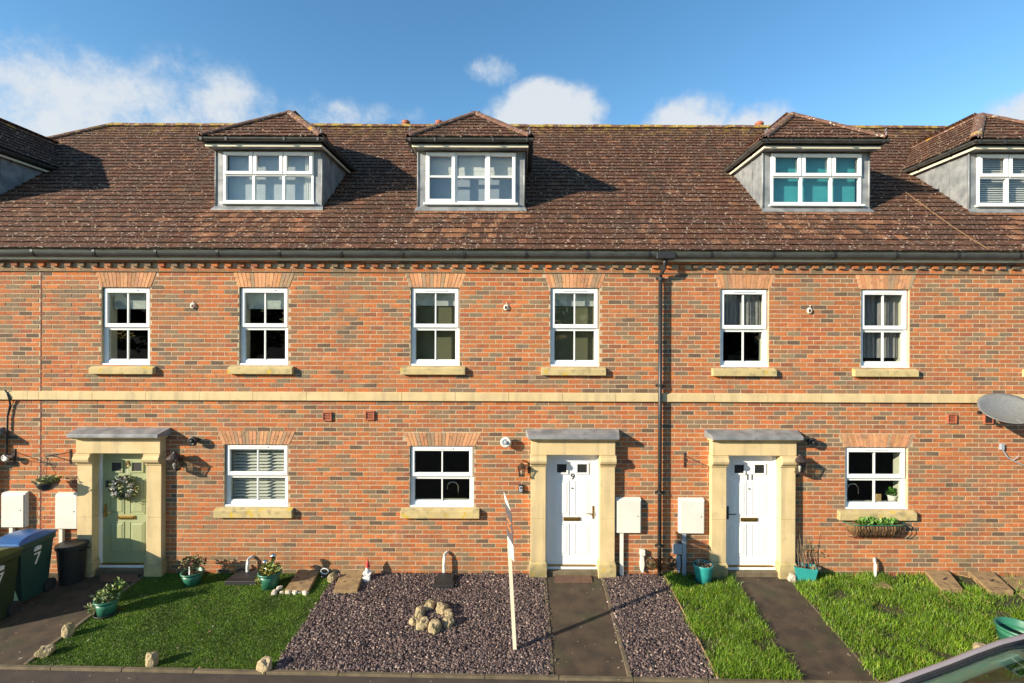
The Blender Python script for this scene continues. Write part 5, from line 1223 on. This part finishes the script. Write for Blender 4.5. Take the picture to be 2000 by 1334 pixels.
# buff slabs set over the drains
def slab(c4, label, th=.05, lift=.012, slot=False):
    pts = [G(*q) for q in c4]; T = thing('paving_slab', tuple(sum(pts, Vector())/4), label, 'paving slab', 'buff slabs at the foot of the wall')
    b = MB(); top = [p+Vector((0, 0, lift+th+random.uniform(-.008, .012))) for p in pts]; bot = [p+Vector((0, 0, -.03)) for p in pts]
    b.add(bot+top, [(0,1,2,3),(7,6,5,4),(0,4,5,1),(1,5,6,2),(2,6,7,3),(3,7,4,0)]); b.build('slab', M['slab'], T, bevel=.008)
    if slot:
        m_ = sum(top, Vector())/4; d = MB(); d.M = Matrix.Translation(m_+Vector((.03, 0, .001))) @ Matrix.Rotation(.5, 4, 'Z'); d.box(-.06, .06, -.012, .012, -.004, .004); d.build('lifting_slot', M['dash'], T)
slab(((584, 1119), (625, 1119), (603, 1159), (556, 1159)), 'mottled buff slab edged with pebbles on the artificial lawn')
slab(((668, 1119), (712, 1119), (698, 1161), (651, 1161)), 'mottled buff slab on the slate beside the gnome')
slab(((1804, 1124), (1851, 1124), (1880, 1162), (1838, 1162)), 'buff slab with a lifting slot in the long grass, left of two', .07, .03, True)
slab(((1890, 1124), (1938, 1124), (1980, 1164), (1934, 1164)), 'buff slab with a lifting slot near the right edge, right of two', .06, .02, True)
for q in (((1945, 1128), (2060, 1128), (2110, 1156), (1985, 1156)), ((1988, 1160), (2115, 1160), (2170, 1196), (2030, 1196))):
    pts = [G(*k) for k in q]; b = MB(); b.add([p+Vector((0, 0, -.03)) for p in pts]+[p+Vector((0, 0, .022)) for p in pts], [(0,1,2,3),(7,6,5,4),(0,4,5,1),(1,5,6,2),(2,6,7,3),(3,7,4,0)])
    tag(b.build('flagstone', M['slab'], bevel=.01, loc=tuple(pts[0])), 'worn brown flagstone at the right edge, '+('nearer the wall' if q[0][1] == 1128 else 'nearer the street'), 'flagstone', 'flagstones at the right edge')
for k, (px, py, s) in enumerate(((536, 1160, 1.2), (546, 1151, 1.1), (551, 1159, .8), (563, 1160, 1.1), (576, 1160, 1.1), (585, 1159, .7), (596, 1161, 1.25), (541, 1156, .7))):
    rock('pebble', G(px, py), (.048*s, .035*s, .034*s), k*1.7+.3, M['pebble'], ['leftmost', 'upper of the two left-hand', 'small third', 'fourth', 'fifth', 'small sixth', 'rightmost and largest', 'small inner left'][k]+' pale pebble along the slab on the artificial lawn', 'pebble', 'pebbles along the slab', yaw=random.uniform(0, 3))
for k, (px, py, w, h_, lab) in enumerate(((133, 1243, .075, .12, 'upright pale rock on the lawn edge by the left path'), (88, 1281, .11, .09, 'pale rock at the front left corner of the lawn'), (297, 1300, .075, .12, 'upright pale rock on the front edge of the lawn'), (517, 1309, .10, .10, 'mossy rock where the lawn meets the slate at the front'), (649, 1136, .065, .10, 'mossy stone between the two buff slabs'))):
    rock('rock', G(px, py), (w, .07, h_), k*2.3+1, M['rock'], lab, 'rock', yaw=random.uniform(-.4, .4), rough=.3)
for k, (px, py, s) in enumerate(((839, 1191, 1.1), (862, 1196, 1.15), (877, 1205, .85), (820, 1204, 1.05), (808, 1221, .85), (825, 1228, 1.15), (850, 1233, 1.2), (875, 1223, 1.05))):
    rock('ring_stone', G(px, py), (.088*s, .075*s, .085*s), k*3.1+5, M['rock'], ['back', 'back right', 'small right', 'back left', 'small left', 'front left', 'front', 'front right'][k]+' mossy stone of the ring on the slate chippings', 'stone', 'stones of the ring on the slate', yaw=random.uniform(0, 3), rough=.3)
# gnome
c = G(718, 1131); T = thing('garden_gnome', tuple(c), 'small white garden gnome with a red pointed hat', 'gnome')
b = MB(); b.lathe([(0, 0), (.05, .0), (.055, .05), (.045, .10), (.05, .13), (.035, .16), (.03, .17)], c, 16); b.build('body', M['white'], T, smooth=True)
b = MB(); b.lathe([(.0, .165), (.034, .165), (.036, .19), (.03, .215), (.0, .225)], c, 14); b.lathe([(0, 0), (.008, .005), (0, .012)], (c.x, c.y-.037, c.z+.19), 8); b.build('head', M['pebble'], T, smooth=True)
b = MB(); b.lathe([(.041, .205), (.032, .24), (.018, .29), (.002, .345), (0, .345)], c, 14); b.build('hat', M['red'], T, smooth=True)
b = MB(); b.lathe([(0, .10), (.03, .12), (.035, .17), (.015, .185)], (c.x, c.y-.02, c.z), 12); b.build('beard', M['white'], T, smooth=True)
for s in (-1, 1): b = MB(); b.tube([(c.x+s*.045, c.y, c.z+.135), (c.x+s*.06, c.y-.03, c.z+.10), (c.x+s*.03, c.y-.055, c.z+.085)], [.018, .015, .013], 8); b.build('arm', M['white'], T, smooth=True)
b = MB(); b.box(c.x-.06, c.x+.06, c.y-.09, c.y-.05, c.z+.03, c.z+.07); b.build('sign', M['white'], T, bevel=.005)
b = MB(); b.tube([(c.x+.06*math.cos(t), c.y-.06+.04*math.sin(t), c.z+.012) for t in np.linspace(0, 6.283, 16)], .012, 6, cap=False); b.build('base_ring', M['pipe_white'], T, smooth=True)
c = G(634, 1126); T = thing('garden_ornament', tuple(c), 'small white looped ornament against the wall left of the mossy stone', 'ornament')
b = MB(); b.lathe([(0, 0), (.07, 0), (.075, .02), (.06, .04), (0, .04)], c, 16); b.build('foot', M['black'], T, smooth=True)
b = MB(); b.tube([(c.x+.065*math.cos(t), c.y, c.z+.09+.045*math.sin(t)) for t in np.linspace(0, 6.283, 18)], .010, 6, cap=False); b.build('loop', M['white'], T, smooth=True)
# doormats
for px0, px1, y0_, y1_, lab in ((1084, 1153, 1119, 1140, 'brown doormat in front of the number 9 door'), (196, 268, 1116, 1139, 'dark red doormat in front of the green door')):
    a, b_, c_, d_ = G(px0, y0_), G(px1, y0_), G(px1+4, y1_), G(px0-2, y1_); m_ = MB(); m_.add([p+Vector((0, 0, .011)) for p in (a, b_, c_, d_)]+[p+Vector((0, 0, .026)) for p in (a, b_, c_, d_)], [(0,1,2,3),(7,6,5,4),(0,4,5,1),(1,5,6,2),(2,6,7,3),(3,7,4,0)])
    tag(m_.build('doormat', M['mat'], loc=tuple(a)), lab, 'doormat')
# wheelie bins
def wheelie(xr, y0, y1, w, h_, mb_, ml, label, num=True, yaw=0.0):
    T = thing('wheelie_bin', (xr-w/2, (y0+y1)/2, gz((y0+y1)/2)), label, 'wheelie bin', 'wheelie bins by the left path'); o = WL[T.name]; z = o.z
    cx, cy = o.x, o.y; hw, hd = w/2, (y1-y0)/2; top = z+h_*.9
    def ringv(s, t, zz): return [(cx-hw*s, cy-hd*t, zz), (cx+hw*s, cy-hd*t, zz), (cx+hw*s, cy+hd*t, zz), (cx-hw*s, cy+hd*t, zz)]
    b = MB(); b.add(ringv(.80, .74, z+.02)+ringv(.96, .95, top-.09)+ringv(1.03, 1.04, top-.085)+ringv(1.03, 1.04, top), [(3,2,1,0)]+[(i+4*k, (i+1) % 4+4*k, (i+1) % 4+4*k+4, i+4*k+4) for k in range(3) for i in range(4)]+[(12,13,14,15)]); b.build('body', mb_, T, bevel=.02)
    l = MB(); n = 8; vs = []
    for i in range(n+1):
        t = i/n; zz = .035+.055*math.sin(math.pi*min(1, max(0, (t-.04)/.92)))**.7; ww = 1.05-.16*math.sin(math.pi*t)**.5
        yy = cy-hd*1.10+2*hd*1.10*t
        vs += [(cx-hw*1.05, yy, top+.004), (cx-hw*1.05, yy, top+.03), (cx-hw*ww*.86, yy, top+zz), (cx+hw*ww*.86, yy, top+zz), (cx+hw*1.05, yy, top+.03), (cx+hw*1.05, yy, top+.004)]
    fs = []
    for i in range(n):
        for j in range(5): q = i*6+j; fs.append((q, q+6, q+7, q+1)[::-1])
    fs += [(0, 1, 2, 3, 4, 5)[::-1], tuple(n*6+k for k in range(6))]
    l.add(vs, fs); l.build('lid', ml, T, bevel=.008)
    hb_ = MB(); hb_.tube([(cx-hw*.8, cy+hd*1.12, top-.02), (cx+hw*.8, cy+hd*1.12, top-.02)], .016, 8); hb_.build('handle', mb_, T)
    for s in (-1, 1): q = MB(); q.M = Matrix.Translation((cx+s*hw*.86, cy+hd*.78, z+.10)) @ Matrix.Rotation(math.pi/2, 4, 'Y'); q.lathe([(0, -.025), (.10, -.025), (.10, .025), (0, .025)], (0, 0, 0), 18); q.build('wheel', M['tyre'], T)
    if num:
        S = Matrix.Translation((cx+hw*.925, cy+.0, z+h_*.60)) @ Matrix.Rotation(math.pi/2, 4, 'Z') @ Matrix.Rotation(math.pi/2, 4, 'X') @ Matrix.Rotation(-.0, 4, 'Y')
        text_mesh('7', .25, .004, S, M['sticker'], 'number_sticker', T)
        b = MB(); b.M = Matrix.Translation((cx+hw*.945, cy, z+h_*.77)); b.lathe([(0, 0), (.05, 0), (.045, .02), (0, .03)], (0, 0, 0), 12); b.M = Matrix.Translation((cx+hw*.938, cy, z+h_*.765)); b.box(-.004, .006, -.055, .055, -.04, .0); b.build('crest', M['sticker'], T)
wheelie(-7.53, -.98, -.42, .50, 1.02, M['bin_teal'], M['bin_blue'], 'dark green wheelie bin with a blue lid and a number 7')
wheelie(-7.47, -1.60, -1.03, .52, 1.04, M['bin_green'], M['bin_lime'], 'dark green wheelie bin with a green lid at the left edge')
c = Vector((-7.42, -.24, gz(-.24))); T = thing('dustbin', tuple(c), 'round black dustbin behind the blue-lidded wheelie bin', 'dustbin')
b = MB(); b.lathe([(0, 0), (.16, 0), (.195, .56), (.215, .57), (.215, .62), (.20, .63), (0, .64)], c, 24); b.build('body', M['black'], T, smooth=False)
b = MB(); b.tube([(c.x+.20, c.y-.05, c.z+.52), (c.x+.28, c.y-.06, c.z+.54), (c.x+.28, c.y+.02, c.z+.55), (c.x+.20, c.y+.03, c.z+.55)], .014, 8); b.build('handle', M['black'], T)
c = G(152, 1128); T = pot('plant_pot', c, .07, .10, .16, M['bin_teal'], 'small dark teal pot beside the black dustbin', 'plant pot')
# estate agent's board
fo = G(1006, 1271); yb = fo.y; tp = P(994.5, 1062, yb+.02); T = thing('estate_agent_board', tuple(fo), 'estate agent board on a leaning cream post in the slate', 'sign')
b = MB(); ax = (tp-fo); w = .024
b.add([fo+Vector((-w, -w, -.03)), fo+Vector((w, -w, -.03)), fo+Vector((w, w, -.03)), fo+Vector((-w, w, -.03)), tp+Vector((-w, -w, 0)), tp+Vector((w, -w, 0)), tp+Vector((w, w, 0)), tp+Vector((-w, w, 0))], [(0,3,2,1),(4,5,6,7),(0,1,5,4),(1,2,6,5),(2,3,7,6),(3,0,4,7)]); b.build('post', M['post'], T)
axn = ax.normalized(); far_t = P(987, 982, yb+.24); near_t = P(999, 1003, yb-.20); far_b = P(993.5, 1079, yb+.24); near_b = P(1004, 1097, yb-.20)
nn = (near_t-far_t).cross(far_b-far_t).normalized(); nn = -nn if nn.x > 0 else nn       # printed face looks left
th = nn*.006
def plate(q, m, name): b = MB(); b.extr([v+th*.5 for v in q], -th); return b.build(name, m, T)
mid_f, mid_n = far_t.lerp(far_b, .66), near_t.lerp(near_b, .66)
plate([far_t, near_t, mid_n, mid_f], M['board_grey'], 'board'); plate([mid_f, mid_n, near_b, far_b], M['white'], 'lower_board')
s1, s2 = P(984, 961, yb+.24), P(993, 985, yb-.12); plate([s1, s2, near_t.lerp(far_t, .15)+Vector((0, 0, .012)), far_t+Vector((0, 0, .012))], M['white'], 'sale_slip')
X = (near_t-far_t).normalized(); Zv = (far_t-far_b).normalized(); cen = (far_t+near_t+mid_f+mid_n)/4+th*.9
text_mesh('Cooper\nAdams', .10, .002, Matrix.Translation(cen) @ Matrix(((X.x, Zv.x, nn.x, 0), (X.y, Zv.y, nn.y, 0), (X.z, Zv.z, nn.z, 0), (0, 0, 0, 1))), M['orange'], 'lettering', T)
# odds and ends in the grass
for k, pl in enumerate((((1862, 1163), (1885, 1160), (1910, 1172), (1935, 1184)), ((1872, 1128), (1895, 1134)), ((1905, 1138), (1918, 1158), (1925, 1166)), ((1832, 1158), (1845, 1172), (1856, 1182)))):
    b = MB(); b.tube([G(*q)+Vector((0, 0, .05)) for q in pl], .007, 6); q = G(*pl[0])
    tag(b.build('stick', M['timber'], loc=tuple(q)), ['pale bent stick lying in the grass near the right edge', 'short pale stick between the two right slabs', 'upright pale stick leaning in grass between the two right slabs', 'thin pale stick in the grass left of the right slabs'][k], 'stick')
b = MB()
for k in range(170):
    x_ = random.uniform(-8.2, 3.3); y_ = random.uniform(-2.7, -.15)
    if y_ < -2.2 and random.random() < .5: continue
    c = Vector((x_, y_, gz(y_)+.026)); t = random.uniform(0, 6.28); s = random.uniform(.010, .028); a = Vector((math.cos(t), math.sin(t), random.uniform(-.1, .35)))*s; d = Vector((-math.sin(t), math.cos(t), random.uniform(-.3, .3)))*s*.45
    b.add([c-a, c+d, c+a, c-d], [(0, 1, 2, 3)], jit(random.choice([(.40, .32, .22), (.24, .13, .07), (.5, .44, .36), (.16, .09, .05)]), .3))
tag(b.build('leaf_litter', M['leaf']), 'scattered dry leaves and bits over lawn and slate', 'leaves', kind='stuff')

# things on the kitchen window boards
r = rects_lo[3][0]; zs = r[2]+.052
T = pot('window_plant', Vector((P(1742, 950, .24).x, .24, zs)), .055, .075, .12, M['white'], 'leafy plant in a white pot behind the right ground-floor window', 'potted plant'); c = WL[T.name]
b = MB(); leaves(b, (c.x, c.y, c.z+.17), (.085, .06, .065), 130, .05, [(.09, .24, .03), (.06, .17, .02)]); tag(b.build('foliage', M['leaf'], T), kind='stuff')
x_ = P(1716, 950, .25).x; b = MB(); b.box(x_-.05, x_+.05, .245, .262, zs, zs+.13); tag(b.build('chopping_board', M['wood_in'], loc=(x_, .25, zs), bevel=.01), 'small wooden board behind the right ground-floor window', 'board')
for px, lab, rr in ((884, 'chrome kitchen tap behind the middle ground-floor window', rects_lo[2][0]), (1665, 'chrome kitchen tap behind the right ground-floor window', r)):
    x_ = P(px, 950, .42).x; z_ = rr[2]-.06; b = MB(); b.tube([(x_+.10, .42, z_), (x_+.10, .42, z_+.27)]+[(x_+.10*math.cos(t), .42, z_+.27+.10*math.sin(t)) for t in np.linspace(.3, 3.1, 10)]+[(x_-.10, .42, z_+.2)], .011, 8)
    tag(b.build('tap', M['chrome'], loc=(x_, .42, z_), smooth=True), lab, 'tap')

# ---------------------------------------------------------------- parked car, its windscreen corner in the picture
RZ = -.31; YF, YN = -3.75, -4.97
T = thing('parked_car', (4.5, -4.36, RZ), 'mauve silver parked car, roof and windscreen in the bottom right corner', 'car')
rail = [(3.30, .66), (3.535, .768), (3.80, .868), (4.044, .957), (4.30, 1.06), (4.549, 1.15), (4.772, 1.207), (5.1, 1.245), (5.5, 1.255), (5.9, 1.22), (6.25, 1.10)]
def rp_(k, f, dz=0.0, bow=.045): x, z = rail[k]; return Vector((x-(.10*math.sin(math.pi*f) if k < 7 else 0), YF+(YN-YF)*f, z+dz+bow*math.sin(math.pi*f)))
for f, nm in ((0, 'roof_rail'), (1, 'roof_rail')):
    b = MB(); b.tube([rp_(k, f) for k in range(len(rail))], .030, 10); b.build(nm, M['car_paint'], T, smooth=True)
    b = MB(); s = 1 if f == 0 else -1; b.tube([rp_(k, f)+Vector((.0, -s*.042, -.006)) for k in range(7)], .022, 8); b.build('screen_seal', M['dash'], T, smooth=True)
def patch(k0, k1, m, name, f0=.04, f1=.96, dz=-.006, n=10):
    b = MB(); vs = []
    for k in range(k0, k1+1):
        for i in range(n+1): vs.append(rp_(k, f0+(f1-f0)*i/n, dz))
    w = n+1; fs = [(r*w+i, r*w+i+1, (r+1)*w+i+1, (r+1)*w+i) for r in range(k1-k0) for i in range(n)]
    b.add(vs, [f[::-1] for f in fs]); o = b.build(name, m, T, smooth=True); sm = o.modifiers.new('thick', 'SOLIDIFY'); sm.thickness = .006; return o
patch(1, 6, M['car_glass'], 'windscreen'); patch(6, 10, M['car_paint'], 'roof', 0, 1, .01)
b = MB(); side = [(2.45, -.05), (2.42, .22), (2.50, .40), (2.75, .52), (3.30, .66), (3.55, .70), (6.25, .74), (6.48, .60), (6.52, .0), (6.40, -.12), (2.6, -.12)]
for (ya, yb2) in ((-3.58, -5.14),): b.extr([(x, ya, z) for x, z in side], (0, yb2-ya, 0))
b.build('body', M['car_paint'], T, bevel=.07)
b = MB(); b.box(3.42, 4.2, -3.85, -4.87, .70, .76); b.build('dashboard', M['dash'], T, bevel=.03)
for y_ in (-3.98, -4.74): b = MB(); b.box(4.75, 4.9, y_-.22, y_+.22, .55, 1.10); b.build('seat', M['dash'], T, bevel=.05)
for ys, s in ((YF, 1), (YN, -1)):
    b = MB(); pts = [(x, z-.03) for x, z in rail[2:]]; b.extr([(x, ys-s*.01, z) for x, z in pts]+[(6.25, ys+s*.10, .745), (3.80, ys+s*.10, .705)], (0, s*.008, 0)); b.build('side_window', M['car_glass'], T)
    b = MB(); b.box(5.0, 5.08, min(ys, ys+s*.05), max(ys, ys+s*.05), .74, 1.22); b.build('pillar', M['car_paint'], T)
    m_ = MB(); m_.box(4.0, 4.14, min(ys+s*.12, ys+s*.20), max(ys+s*.12, ys+s*.20), .62, .76); m_.build('door_mirror', M['car_paint'], T, bevel=.03)
    for wx_ in (3.1, 5.75):
        w_ = MB(); yc = -3.66 if s == 1 else -5.06; w_.lathe([(.18, -.10), (.30, -.10), (.31, -.07), (.31, .07), (.30, .10), (.18, .10)], (wx_, yc, RZ+.31), 28, axis='y'); ty = w_.build('wheel', M['tyre'], T, smooth=True)
        w_ = MB(); w_.lathe([(0, -.105), (.18, -.09), (.19, .09), (0, .105)], (wx_, yc, RZ+.31), 20, axis='y'); w_.build('rim', M['grey'], ty, smooth=True)
    b = MB(); b.box(2.43, 2.62, min(ys+s*.14, ys-s*.12), max(ys+s*.14, ys-s*.12), .27, .40); b.build('headlight', M['lamp_glass'], T, bevel=.03)
for f in (.10, .90):
    b = MB(); b.tube([rp_(k, f, -.07) for k in range(1, 7)], .05, 8); b.build('pillar_trim', M['trim'], T, smooth=True)
b = MB(); b.add([(3.72, -4.05, .775), (4.15, -3.98, .80), (4.2, -4.32, .80), (3.85, -4.42, .775), (3.72, -4.05, .781), (4.15, -3.98, .806), (4.2, -4.32, .806), (3.85, -4.42, .781)], [(0,3,2,1),(4,5,6,7),(0,1,5,4),(1,2,6,5),(2,3,7,6),(3,0,4,7)]); b.build('folded_sunshade', M['trim'], T)
wp = MB(); wp.tube([rp_(1, .25, .02), rp_(2, .55, .025), rp_(3, .8, .02)], .010, 6); wp.build('wiper', M['dash'], T)

# ---------------------------------------------------------------- trees across the road, seen only as reflections in the panes
def opposite_tree(x, y, h_, r, seed, lab):
    T = thing('tree', (x, y, -.46), lab, 'tree', 'trees across the road'); rnd = random.Random(seed)
    b = MB(); b.tube([(x, y, -.5), (x+.1, y, h_*.3), (x-.1, y+.1, h_*.7)], [.28, .2, .08], 8)
    for k in range(5): t = k*1.3; b.tube([(x, y, h_*(.28+.07*k)), (x+r*.5*math.cos(t), y+r*.5*math.sin(t), h_*(.5+.07*k))], [.09, .03], 6)
    b.build('trunk', M['twig'], T)
    c = MB()
    for k in range(26):
        t, e = rnd.uniform(0, 6.28), rnd.uniform(-.9, 1); q = rnd.uniform(.35, .85)
        leaves(c, (x+r*q*math.cos(t)*math.sqrt(1-e*e*.8), y+r*q*math.sin(t)*math.sqrt(1-e*e*.8), h_*.56+h_*.36*e*q), (r*.36, r*.36, h_*.11), 46, .62, [(.035, .055, .015), (.05, .07, .018), (.028, .042, .014), (.06, .06, .025)])
    tag(c.build('crown', M['leaf'], T), kind='stuff')
for k in range(15): opposite_tree(-34+k*4.9+random.uniform(-.8, .8), -27+random.uniform(-2, 2), random.uniform(7.0, 9.5), random.uniform(2.9, 3.6), k, 'dark evergreen tree across the road, %s from the left' % ['first', 'second', 'third', 'fourth', 'fifth', 'sixth', 'seventh', 'eighth', 'ninth', 'tenth', 'eleventh', 'twelfth', 'thirteenth', 'fourteenth', 'fifteenth'][k])
